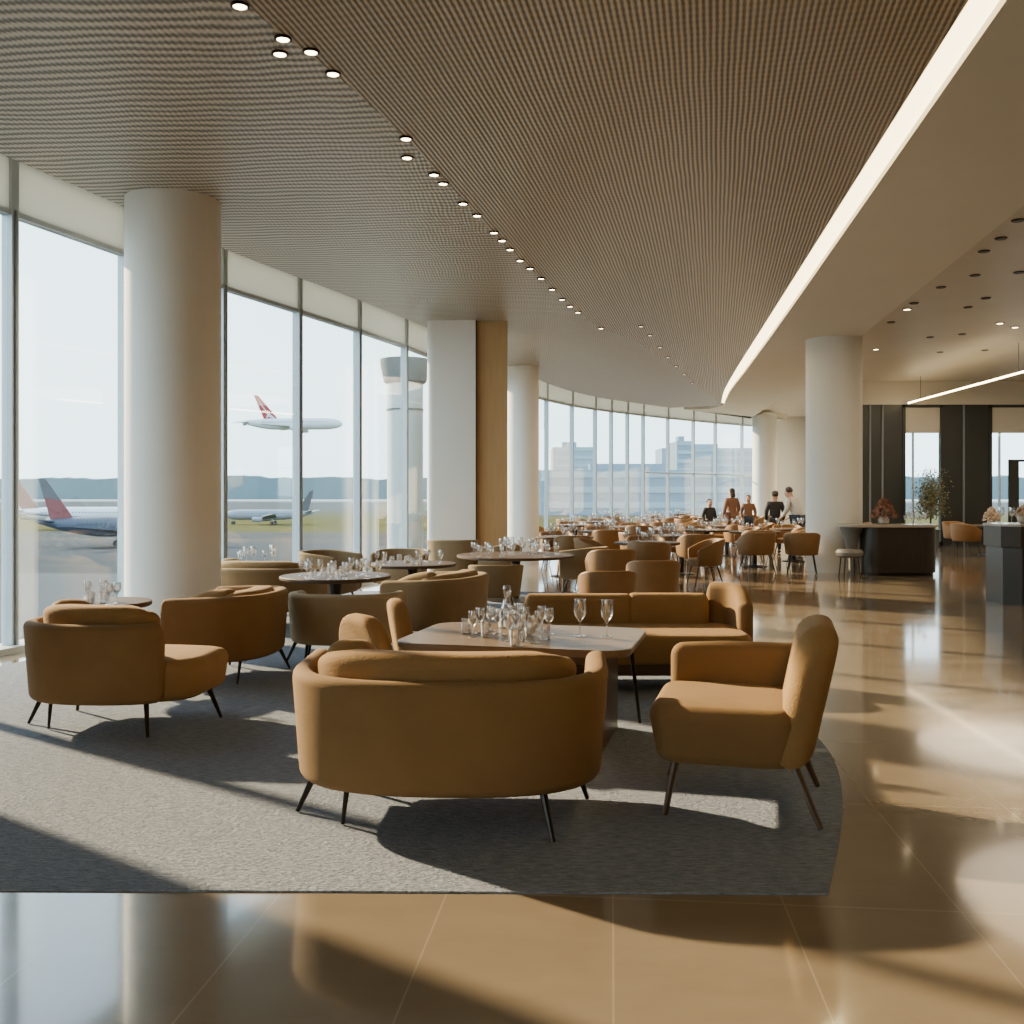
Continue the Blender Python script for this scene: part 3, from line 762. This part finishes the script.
# tables by the round column, past the aisle
for k, (tx, ty) in enumerate(TAB3):
    nm = ('dining table beside the round aisle column', 'dining table behind the round aisle column', 'dining table by the standing people')[k]
    pedestal_table('round ' + nm + ' with glasses on it', tx, ty, .52, .72, 0)
    scatter_glasses(tx, ty, .40, .7205, 6, f'clear wine glass on the {nm}', f'glasses on the {nm}', ('goblet', 'wine_glass'))
    for q, side in enumerate(('aisle side', 'far side', 'window side', 'near side')):
        a = R_(-5) + q * PI / 2 + random.uniform(-.15, .15); x, y = tx + .88 * math.cos(a), ty + .88 * math.sin(a)
        if not free(x, y, (tx, ty)): continue
        taken.append((x, y)); place('tub', x, y, a + PI / 2, f'tan tub chair on the {side} of the {nm}')
place('tub', 4.55, 18.6, R_(12), 'tan tub chair, its back to us, one place away from the round aisle column')
place('tub', 5.36, 18.5, R_(-14), 'tan tub chair, its back to us, overlapping the round aisle column')

# ------------------------------------------------------------------ bars on the aisle side
def bar_counter():
    r = thing('bar_counter', 'dark curved bar with pale overhanging stone top beside the round column', 'bar counter', (7.0, 18.42, 0))
    body = rrect(-.62, .72, -.42, .18, .28, 8)
    MB().loft([[(x, y, .06) for x, y in body], [(x, y, .88) for x, y in body]]).build('body', 'counter', r)
    MB().loft([[(x * .95, y * .95, 0) for x, y in body], [(x * .95, y * .95, .06) for x, y in body]]).build('kick_base', 'darkmetal', r)
    top = rrect(-1.05, .76, -.46, .21, .30, 8)
    MB().loft([[(x * .99, y * .99, .88) for x, y in top], [(x, y, .89) for x, y in top], [(x, y, .925) for x, y in top], [(x * .99, y * .99, .93) for x, y in top]]).build('counter_top', 'stone', r, angle=30)
    MB().lathe([(.05, 0), (.05, .3), (.14, .7), (.22, .88)], 20, (-.78, -.10, 0)).build('support', 'greyfab', r)
bar_counter()
def counter_block():
    r = thing('service_counter', 'tall dark service counter with a lighter upper band, cut by the picture edge', 'counter', (7.58, 13.75, 0))
    b = [(-.98, -.25), (-.80, -.43), (1.2, -.43), (1.2, .43), (-.80, .43), (-.98, .25)]
    MB().prism([(x * .97, y * .97) for x, y in b], .0, .76).build('body', 'counter', r, smooth=False)
    MB().prism(b, .77, 1.05).build('upper_band', 'counter2', r, smooth=False)
    MB().prism([(x * 1.01, y * 1.02) for x, y in b], 1.05, 1.08).build('counter_top', 'stone', r, smooth=False)
counter_block()
st = thing('bar_stool', 'round grey upholstered stool on thin legs in front of the dark curved bar', 'stool', (5.98, 17.72, 0))
MB().lathe([(.18, .36), (.23, .39), (.24, .45), (.21, .50), (.02, .505)], 28).build('seat', 'greyfab', st)
for k in range(4):
    a = PI / 4 + k * PI / 2
    MB().bar((.16 * math.cos(a), .16 * math.sin(a), .37), (.20 * math.cos(a), .20 * math.sin(a), 0), .013, .010).build('leg', 'darkmetal', st)

def bouquet(label, x, y, z, mat, R, H, n=110):
    r = thing('flower_bouquet', label, 'flowers', (x, y, z))
    MB().lathe([(.06, 0), (.09, .02), (.10, .08), (.07, .14), (.062, .14), (.09, .08), (.02, .02)], 20).build('vase', 'stone', r)
    mb = MB(); mb2 = MB()
    for k in range(n):
        u = random.random(); a = random.random() * 2 * PI; rr = R * (1 - u) ** .6 * (.7 + .3 * random.random())
        p = Vector((rr * math.cos(a), rr * math.sin(a), .12 + u * H)); s = random.uniform(.018, .034)
        q = Quaternion((random.random(), random.random(), random.random(), random.random())).normalized()
        for j in range(5):
            t = 2 * PI * j / 5; t2 = t + 1.0
            vs = [p, p + q @ Vector((math.cos(t), math.sin(t), .5)) * s, p + q @ Vector((math.cos(t + .5), math.sin(t + .5), .4)) * s * 1.5, p + q @ Vector((math.cos(t2), math.sin(t2), .5)) * s]
            mb.add(vs, [(0, 1, 2, 3)])
        if k % 6 == 0: mb2.bar((0, 0, .1), p, .003, .002, 4)
    mb.build('blooms', mat, r, smooth=False); mb2.build('stems', 'leaf', r)
bouquet('bushy rust-coloured flower bouquet on the dark curved bar', 6.80, 18.3, .9305, 'rust', .25, .34, 190)
bouquet('low cream flower bouquet on the tall dark service counter', 7.05, 13.75, 1.0805, 'cream', .13, .12, 170)
scatter_glasses(7.38, 18.32, .22, .9305, 9, 'clear glass on the dark curved bar next to the rust bouquet', 'glasses on the curved bar', ('goblet', 'wine_glass'))
scatter_glasses(6.74, 13.6, .10, 1.0805, 2, 'clear glass at the end of the tall dark service counter', 'glasses on the service counter', ('goblet',), .1)

# side lounge behind the service counter
pedestal_table('round table in the side lounge behind the tall service counter', 11.6, 24.2, .6, .72, 0)
bouquet('cream flower bouquet on the side lounge table behind the service counter', 11.6, 24.2, .7205, 'cream', .22, .3, 200)
for k, (x, y, rz, lb) in enumerate(((10.75, 23.7, R_(-65), 'tan tub chair on the bar side of the side lounge table'), (11.2, 25.2, R_(200), 'tan tub chair at the window side of the side lounge table'),
                                    (11.5, 23.1, R_(5), 'tan tub chair in front of the side lounge table'), (12.55, 24.6, R_(100), 'tan tub chair at the far end of the side lounge table'))):
    place('tub', x, y, rz, lb)

def olive_tree():
    r = thing('potted_tree', 'bushy olive-green potted tree before the narrow window in the black wall', 'plant', (11.5, 27.5, 0))
    MB().lathe([(.20, 0), (.26, .45), (.28, .5), (.24, .5), (.22, .44), (.02, .43)], 24).build('planter', 'pot', r)
    MB().bar((0, 0, .42), (.04, .02, 1.2), .03, .02).bar((.04, .02, 1.1), (-.15, .05, 1.6), .015, .008).bar((.04, .02, 1.1), (.2, -.05, 1.7), .015, .008).build('trunk', 'bark', r)
    mb = MB()
    for k in range(3600):
        u = Vector((random.gauss(0, .17), random.gauss(0, .16), 1.35 + random.gauss(0, .36)))
        if not .8 < u.z < 2.15: continue
        q = Quaternion((random.gauss(0, 1), random.gauss(0, 1), random.gauss(0, 1), random.gauss(0, 1))).normalized(); s = random.uniform(.025, .045)
        mb.add([u, u + q @ Vector((s, s * .45, 0)), u + q @ Vector((2 * s, 0, .2 * s)), u + q @ Vector((s, -s * .45, 0))], [(0, 1, 2, 3)])
    mb.build('foliage', 'leaf', r, smooth=False)
olive_tree()

# ------------------------------------------------------------------ ceiling lights
def lamp_obj(name, x, y, z, r, label, cat, group, mat='lamp', proto={}):
    key = (name, r, mat)
    if key not in proto:
        o = thing(name, label, cat, (x, y, z), 0, group)
        MB().lathe([(r * 1.35, 0), (r * 1.35, -.012), (r * 1.05, -.016), (r, -.004), (r, 0)], 20).build('trim_ring', 'darkmetal', o)
        MB().lathe([(r, -.003), (r * .9, -.012), (.001, -.016)], 20).build('lens', mat, o)
        proto[key] = o; return o
    return dup(proto[key], (x, y, z), 0, label, group)
for (px, py) in ((240, 5), (283, 38), (280, 53), (311, 51), (333, 73), (406, 138), (407, 157), (434, 174), (443, 183), (463, 203), (477, 215), (494, 232), (502, 240), (510, 249), (520, 260), (530, 268), (541, 278), (552, 289), (562, 299), (570, 306), (578, 312), (601, 328)):
    Y = 2940 / (HOR - py); X = (px - 512) * Y / F
    lamp_obj('downlight', X, Y, CEIL, .042, 'small warm downlight in the line along the lattice ceiling seam', 'downlight', 'downlights along the ceiling seam')
for (px, py) in ((641, 326), (650, 335), (660, 347), (668, 357), (676, 366), (684, 374), (692, 383), (700, 391)):
    Y = 2940 / (HOR - py); X = (px - 512) * Y / F
    lamp_obj('downlight', X, Y, CEIL, .04, 'small dim downlight in the bent continuation of the ceiling seam, far back', 'downlight', 'dim downlights far along the seam', 'lamp_dim')
for (px, py, on) in ((1018, 220, 0), (1001, 238, 0), (984, 251, 0), (1019, 272, 0), (975, 275, 0), (941, 287, 0), (914, 303, 0), (907, 309, 1), (986, 298, 0), (968, 307, 0), (891, 322, 0), (962, 334, 0), (930, 337, 0), (1000, 323, 1), (1015, 327, 1), (876, 349, 1), (940, 352, 0), (985, 350, 0)):
    Y = 3160 / (HOR - py); X = (px - 512) * Y / F
    if on: lamp_obj('spotlight', X, Y, 4.66, .06, 'lit warm recessed spotlight in the satin ceiling over the bars', 'downlight', 'lit spotlights over the bars')
    else: lamp_obj('spotlight', X, Y, 4.66, .055, 'unlit dark recessed spotlight in the satin ceiling over the bars', 'downlight', 'unlit spotlights over the bars', 'darkmetal')
ll = thing('linear_pendant', 'thin glowing line light hanging near the black end wall', 'pendant light', (0, 0, 0))
MB().bar((10.6, 20.4, 4.02), (11.1, 28.0, 4.02), .022, .022, 8).build('light_tube', 'lamp', ll)
MB().bar((10.64, 21.0, 4.04), (10.64, 21.0, 4.66), .006).build('hanger', 'darkmetal', ll)
MB().bar((11.03, 27.0, 4.04), (11.03, 27.0, 4.66), .006).build('hanger', 'darkmetal', ll)

# ------------------------------------------------------------------ people
def skin_mesh(nodes, edges, radii, name, mat, parent, sub=2):
    me = bpy.data.meshes.new(name); idx = {k: i for i, k in enumerate(nodes)}
    me.from_pydata([nodes[k] for k in nodes], [(idx[a], idx[b]) for a, b in edges], [])
    o = bpy.data.objects.new(name, me); COL.objects.link(o)
    sk = o.modifiers.new('Skin', 'SKIN'); sk.use_smooth_shade = True
    ss = o.modifiers.new('Sub', 'SUBSURF'); ss.levels = sub; ss.render_levels = sub
    bpy.context.view_layer.update()
    if not me.skin_vertices: 
        bm = bmesh.new(); bm.from_mesh(me); bm.verts.layers.skin.verify(); bm.to_mesh(me); bm.free()
    for k, i in idx.items():
        d = me.skin_vertices[0].data[i]; r = radii[k]; d.radius = r if isinstance(r, tuple) else (r, r); d.use_root = (i == 0)
    dg = bpy.context.evaluated_depsgraph_get(); dg.update()
    nm = bpy.data.meshes.new_from_object(o.evaluated_get(dg)); nm.name = name
    o.modifiers.clear(); o.data = nm; bpy.data.meshes.remove(me)
    nm.materials.clear(); nm.materials.append(M[mat])
    for p in nm.polygons: p.use_smooth = True
    o.parent = parent
    return o

def person(label, x, y, rz, z=0, seated=False, lean=0.0, top='suit', trousers='suit', scale=1.0, arms='down', hair_long=False):
    Nn = {}; Rr = {}; E = []
    hz = .56 if seated else .90
    def up(dx, dy, h):     # a point of the upper body, bent forward at the hip by lean
        return (dx, dy * math.cos(lean) + h * math.sin(lean), hz + h * math.cos(lean) - dy * math.sin(lean))
    def nd(k, p, r, par=None):
        Nn[k] = p; Rr[k] = r
        if par: E.append((par, k))
    nd('pelvis', (0, 0, hz), (.145, .105)); nd('waist', up(0, 0, .18), (.125, .095), 'pelvis'); nd('chest', up(0, 0, .38), (.155, .105), 'waist')
    nd('collar', up(0, -.005, .485), (.075, .07), 'chest'); nd('neck', up(0, .005, .53), .058, 'collar'); nd('jaw', up(0, .03, .59), (.070, .080), 'neck')
    nd('skull', up(0, .02, .675), (.088, .102), 'jaw'); nd('crown', up(0, .012, .75), (.055, .068), 'skull')
    nd('nose', up(0, .14, .635), .012, 'jaw')
    for s, t in ((-1, 'l'), (1, 'r')):
        nd('shoulder' + t, up(s * .165, 0, .425), .062, 'chest')
        if arms == 'down': el, wr = up(s * .235, -.03, .20), up(s * .225, .09, -.02)
        else: el, wr = up(s * .24, .06, .22), up(s * .16, .30, .16)
        nd('elbow' + t, el, .042, 'shoulder' + t); nd('wrist' + t, wr, .028, 'elbow' + t)
        d = (Vector(wr) - Vector(el)).normalized(); side = Vector((0, 1, 0)) if arms == 'down' else Vector((1, 0, 0))
        palm = Vector(wr) + d * .07; nd('palm' + t, tuple(palm), (.035, .018), 'wrist' + t)
        for fi in range(4):
            off = side * (-.027 + .018 * fi); L = (.055, .07, .075, .062)[fi]
            b1 = palm + d * .03 + off; b2 = b1 + d * L + Vector((-s * .012, 0, 0))
            nd(f'fa{fi}{t}', tuple(b1), .0095, 'palm' + t); nd(f'fb{fi}{t}', tuple(b2), .0075, f'fa{fi}{t}')
        tb = Vector(wr) + d * .03 + side * .035; nd('tha' + t, tuple(tb), .0105, 'wrist' + t); nd('thb' + t, tuple(tb + d * .045 + side * .018), .009, 'tha' + t)
        hip = (s * .095, 0, hz - .03); kn = (s * .12, .42, .53) if seated else (s * .105, .02, .49); an = (s * .12, .40, .09) if seated else (s * .11, -.02, .085)
        nd('hip' + t, hip, .085, 'pelvis'); nd('knee' + t, kn, .058, 'hip' + t); nd('ankle' + t, an, .04, 'knee' + t)
        nd('toe' + t, (an[0], an[1] + .15, .035), (.04, .03), 'ankle' + t)
    r = thing('person', label, 'person', (x, y, z), rz); r.scale = (scale,) * 3
    skin_mesh(Nn, E, Rr, 'body', 'skin', r)
    tk = ['waist', 'pelvis', 'chest', 'collar', 'shoulderl', 'elbowl', 'shoulderr', 'elbowr', 'wristl', 'wristr']
    Nn['hem'] = up(0, 0, -.06); Rr['hem'] = (.155, .115); jk = ['hem', 'waist'] + [q for q in tk if q not in ('pelvis', 'waist')]
    te = [('hem', 'waist')] + [e for e in E if e[0] in jk and e[1] in jk]
    skin_mesh({k: Nn[k] for k in ['chest'] + [q for q in jk if q != 'chest']}, te, {k: tuple(q + (.03 if k == 'collar' else .018) for q in (Rr[k] if isinstance(Rr[k], tuple) else (Rr[k],) * 2)) for k in jk}, 'jacket', top, r)
    lk = ['pelvis', 'hipl', 'kneel', 'anklel', 'hipr', 'kneer', 'ankler']
    le = [e for e in E if e[0] in lk and e[1] in lk]
    skin_mesh({k: Nn[k] for k in lk}, le, {k: tuple(q + .012 for q in (Rr[k] if isinstance(Rr[k], tuple) else (Rr[k],) * 2)) for k in lk}, 'trousers', trousers, r)
    hn = {'h1': up(0, -.045, .605), 'h2': up(0, -.022, .705), 'h3': up(0, .025, .77)}; he = [('h1', 'h2'), ('h2', 'h3')]; hr = {'h1': (.088, .06), 'h2': (.104, .092), 'h3': (.082, .055)}
    if hair_long: hn['h0'] = up(0, -.08, .50); he.append(('h1', 'h0')); hr['h0'] = (.085, .045)
    skin_mesh(hn, he, hr, 'hair', 'hair', r)
    for s, t in ((-1, 'l'), (1, 'r')):
        a, b = Nn['ankle' + t], Nn['toe' + t]
        skin_mesh({'a': (a[0], a[1] - .02, .05), 'b': (b[0], b[1] + .02, .04)}, [('a', 'b')], {'a': (.05, .046), 'b': (.046, .036)}, 'shoe', 'suit', r)
    return r
person('person in a black jacket standing with their back to us beyond the aisle column tables', 6.55, 24.9, R_(-8), top='suit', trousers='suit', scale=.93)
person('dark-haired person in a light grey shirt leaning over a table', 6.78, 23.65, R_(38), lean=.42, top='greycloth', trousers='jeans', scale=1.02, arms='fwd')
person('long-haired person in brown standing beside the far column', 6.35, 28.9, R_(20), top='brown', trousers='brown', scale=.98, hair_long=True)
person('shorter person in reddish brown beside the long-haired standing person', 6.95, 29.4, R_(170), top='brown', trousers='jeans', scale=.86)
person('dark-dressed person among the tables before the far curved glazing', 5.35, 27.1, R_(200), top='suit', trousers='jeans', scale=.80)

# ------------------------------------------------------------------ outside
GZ = -8.0
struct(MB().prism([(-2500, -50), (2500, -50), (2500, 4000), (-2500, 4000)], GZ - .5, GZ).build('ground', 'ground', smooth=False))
# far tree line
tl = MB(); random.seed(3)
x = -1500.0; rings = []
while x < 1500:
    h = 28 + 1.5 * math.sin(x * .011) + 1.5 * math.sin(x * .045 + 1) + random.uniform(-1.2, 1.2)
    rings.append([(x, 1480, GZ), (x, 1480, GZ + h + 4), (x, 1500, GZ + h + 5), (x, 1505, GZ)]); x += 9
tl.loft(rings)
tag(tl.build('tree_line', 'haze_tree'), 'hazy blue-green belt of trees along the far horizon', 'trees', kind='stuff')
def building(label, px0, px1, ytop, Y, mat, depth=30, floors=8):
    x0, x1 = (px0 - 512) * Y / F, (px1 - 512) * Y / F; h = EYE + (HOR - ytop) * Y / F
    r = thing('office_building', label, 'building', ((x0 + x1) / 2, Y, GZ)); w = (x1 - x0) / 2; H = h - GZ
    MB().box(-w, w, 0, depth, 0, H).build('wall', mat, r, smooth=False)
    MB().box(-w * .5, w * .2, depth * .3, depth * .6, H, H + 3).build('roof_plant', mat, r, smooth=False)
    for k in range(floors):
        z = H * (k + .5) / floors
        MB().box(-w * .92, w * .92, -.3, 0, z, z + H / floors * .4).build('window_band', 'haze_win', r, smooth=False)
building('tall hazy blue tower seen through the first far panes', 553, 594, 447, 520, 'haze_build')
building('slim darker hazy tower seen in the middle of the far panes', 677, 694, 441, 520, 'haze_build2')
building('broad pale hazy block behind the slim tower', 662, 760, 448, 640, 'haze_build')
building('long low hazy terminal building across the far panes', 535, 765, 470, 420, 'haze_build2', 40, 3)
# outdoor pillar
r = thing('outdoor_pillar', 'pale concrete pillar with a dark capital standing outside the glass', 'pillar', (-2.50, 23.4, GZ))
MB().lathe([(.42, 0), (.42, -GZ + 4.05)], 40).build('shaft', 'concrete', r)
MB().lathe([(.44, -GZ + 4.05), (.50, -GZ + 4.1), (.58, -GZ + 4.5), (.58, -GZ + 4.62)], 40).build('capital', 'capital', r, angle=20)
MB().lathe([(.435, -GZ + 3.42), (.435, -GZ + 3.46)], 40).build('band', 'capital', r)

def airliner(label, L, x, y, z, rz, fus, tailm, gear=True, emblem=False, two_tone=None, pitch=0, belly='plane_grey'):
    """airliner pointing along local +x, length L, keel height by its gear; origin under the middle of the fuselage"""
    r = thing('airliner', label, 'airplane', (x, y, z), rz); r.rotation_euler = (0, pitch, rz)
    R = L * .056; zc = R * 1.9 if gear else 0
    dih = .35 * R if gear else -.45 * R
    prof = [(0.02, -.5), (.12, -.49), (.3, -.44), (.55, -.37), (.82, -.27), (.97, -.17), (1, -.08), (1, .33), (.95, .38), (.82, .43), (.58, .47), (.30, .49), (.04, .5)]
    mb = MB(); n = 24; rings = []
    for rr, t in prof:
        lift = .55 * R * (1 - rr) if t < 0 else -.12 * R * (1 - rr)
        rings.append([(t * L, rr * R * math.cos(2 * PI * i / n), zc + lift + rr * R * math.sin(2 * PI * i / n)) for i in range(n)])
    mb.loft(rings).build('fuselage', fus, r)
    def plate(pts, th, axis):
        p0 = [tuple(p) for p in pts]; v = Vector(axis) * th
        return MB().loft([[tuple(Vector(p) - v) for p in p0], [tuple(Vector(p) + v) for p in p0]])
    T = R * .9 + zc
    H = 4.2 * R if emblem else 3.9 * R
    rf, rt, ft, ff = (-.25, -.345, -.308, -.11) if emblem else (-.415, -.475, -.44, -.29)      # rear foot, rear tip, front tip, front foot of the fin
    z0 = T - .15 * R
    def fp(u, v): return ((rf + (rt - rf) * v) * (1 - u) * L + (ff + (ft - ff) * v) * u * L, z0 + H * v)
    fin = [(fp(u, v)[0], 0, fp(u, v)[1]) for u, v in ((0, 0), (1, 0), (1, .5), (1, .96), (.7, 1), (0, 1), (0, .5))]
    f = plate(fin, R * .07, (0, 1, 0)).build('tail_fin', tailm, r, smooth=False)
    if two_tone:
        plate([(fp(u, v)[0], 0, fp(u, v)[1]) for u, v in ((-.02, .52), (1.02, .45), (1.02, .965), (.7, 1.005), (-.02, 1.005))], R * .08, (0, 1, 0)).build('fin_tip', two_tone, f, smooth=False)
    if emblem:      # white swept emblem on both sides of the fin
        e = [(.40, .84), (.50, .62), (.56, .42), (.66, .26), (.80, .12), (.90, .02), (.66, .05), (.50, .12), (.22, .08), (.44, .22), (.44, .36), (.40, .55)]
        for sy in (-1, 1):
            MB().add([(fp(u, v)[0], sy * R * .085, fp(u, v)[1]) for u, v in e], [tuple(range(len(e)))]).build('fin_emblem', 'plane_w', f, smooth=False)
    for s in (-1, 1):
        plate([(.10 * L, s * R * .8, zc - .45 * R), (-.08 * L, s * R * .8, zc - .45 * R), (-.20 * L, s * .46 * L, zc + dih), (-.155 * L, s * .46 * L, zc + dih)], R * .09, (0, 0, 1)).build('wing', belly, r, smooth=False)
        plate([(-.38 * L, s * R * .3, zc + .5 * R), (-.45 * L, s * R * .2, zc + .55 * R), (-.50 * L, s * .17 * L, zc + .5 * R + dih), (-.47 * L, s * .17 * L, zc + .5 * R + dih)], R * .05, (0, 0, 1)).build('tailplane', belly, r, smooth=False)
        MB().lathe([(.30 * R, -.5 * R), (.48 * R, -.2 * R), (.52 * R, 1.0 * R), (.44 * R, 1.4 * R)], 18, (.06 * L, s * .16 * L, zc - .85 * R), 'x').build('engine', belly, r)
    if gear:
        for k, (gx, gy) in enumerate(((.40 * L, 0), (-.04 * L, -R * 1.1), (-.04 * L, R * 1.1))):
            g = MB().bar((gx, gy, zc - .8 * R), (gx, gy, .3 * R), .1 * R).build('landing_gear', 'plane_grey', r)
            for w in (-.22, .22):
                MB().bar((gx, gy + (w - .09) * R, .34 * R), (gx, gy + (w + .09) * R, .34 * R), .34 * R, .34 * R, 16).build('wheel', 'rubber', g)
    # cabin windows line and cockpit
    for s in (-1, 1):
        mb = MB()
        for k in range(26):
            cx = (-.25 + .6 * k / 25) * L
            mb.box(cx - .004 * L, cx + .004 * L, s * R * .975 - .012 * R, s * R * .975 + .012 * R, zc + .22 * R, zc + .38 * R)
        mb.build('cabin_windows', 'plane_slate', r, smooth=False)
    return r
airliner('white airliner with a red emblem tail flying above the treetops', 31.5, -66.5, 300, 22.2, 0, 'plane_w', 'plane_red', gear=False, emblem=True, pitch=R_(-.5), belly='plane_w')
airliner('parked navy airliner with a dull red dark-tipped tail, beside the thick column', 33, (129 - 512) * .178, 178, GZ, R_(3), 'plane_navy', 'plane_darkred', two_tone='plane_slate', belly='plane_navy')
airliner('parked white airliner with a red tail beyond the navy airliner', 36, (80 - 512) * .262, 262, GZ, R_(4), 'plane_w', 'plane_darkred')
airliner('parked grey airliner with a dark slate tail on the far grass edge', 28, (270 - 512) * .30, 300, GZ, R_(177), 'plane_grey', 'plane_slate')

# ------------------------------------------------------------------ light
w = bpy.data.worlds.new('World'); SC.world = w; w.use_nodes = True; nt = w.node_tree; bg = nt.nodes['Background']
tc = N(nt, 'ShaderNodeTexCoord'); sp = N(nt, 'ShaderNodeSeparateXYZ'); nt.links.new(tc.outputs['Generated'], sp.inputs[0])
rp = nt.nodes.new('ShaderNodeValToRGB'); nt.links.new(sp.outputs[2], rp.inputs[0])
e = rp.color_ramp.elements; e[0].position = 0; e[0].color = (.70, .89, .95, 1); e[1].position = .5; e[1].color = (.66, .84, 1.0, 1)
k = e.new(.12); k.color = (.75, .92, .98, 1)
nt.links.new(rp.outputs[0], bg.inputs[0]); bg.inputs[1].default_value = 3.5

sun = bpy.data.lights.new('sun', 'SUN'); sun.energy = 14.0; sun.color = (1, .77, .48); sun.angle = R_(1.2)
so = bpy.data.objects.new('sun', sun); COL.objects.link(so)
d = Vector((.81, -.585, -.44)); so.rotation_euler = d.to_track_quat('-Z', 'Y').to_euler()

def area(name, loc, size, e, col, rot=(0, 0, 0), spec=0.0):
    l = bpy.data.lights.new(name, 'AREA'); l.shape = 'DISK'; l.size = size; l.energy = e; l.color = col; l.specular_factor = spec
    o = bpy.data.objects.new(name, l); COL.objects.link(o); o.location = loc; o.rotation_euler = rot
    return o
for i, (x, y, e_, sz) in enumerate(((5.0, 24, 150, 5), (9.5, 14, 160, 6), (12, 23, 160, 5), (10.0, 3.0, 70, 6))):
    area('fill_light', (x, y, 4.38), sz, e_, (1, .80, .55))  # soft warm fill added below the ceiling, with no fixture of its own

cam = bpy.data.cameras.new('camera'); co = bpy.data.objects.new('camera', cam); COL.objects.link(co)
co.location = (0, 0, EYE); co.rotation_euler = (PI / 2, 0, 0)
cam.sensor_width = 36; cam.lens = 36 * F / 1024; cam.shift_y = -(512 - HOR) / 1024; cam.clip_end = 6000; cam.clip_start = .05
SC.camera = co
bpy.data.objects.remove(cl)
SC.view_settings.view_transform = 'AgX'
SC.view_settings.look = 'None'
SC.view_settings.exposure = 0.6
SC.cycles.use_denoising = True
SC.cycles.max_bounces = 8; SC.cycles.transparent_max_bounces = 24; SC.cycles.diffuse_bounces = 4; SC.cycles.glossy_bounces = 4
SC.cycles.sample_clamp_indirect = 6.0; SC.cycles.caustics_reflective = False; SC.cycles.caustics_refractive = False
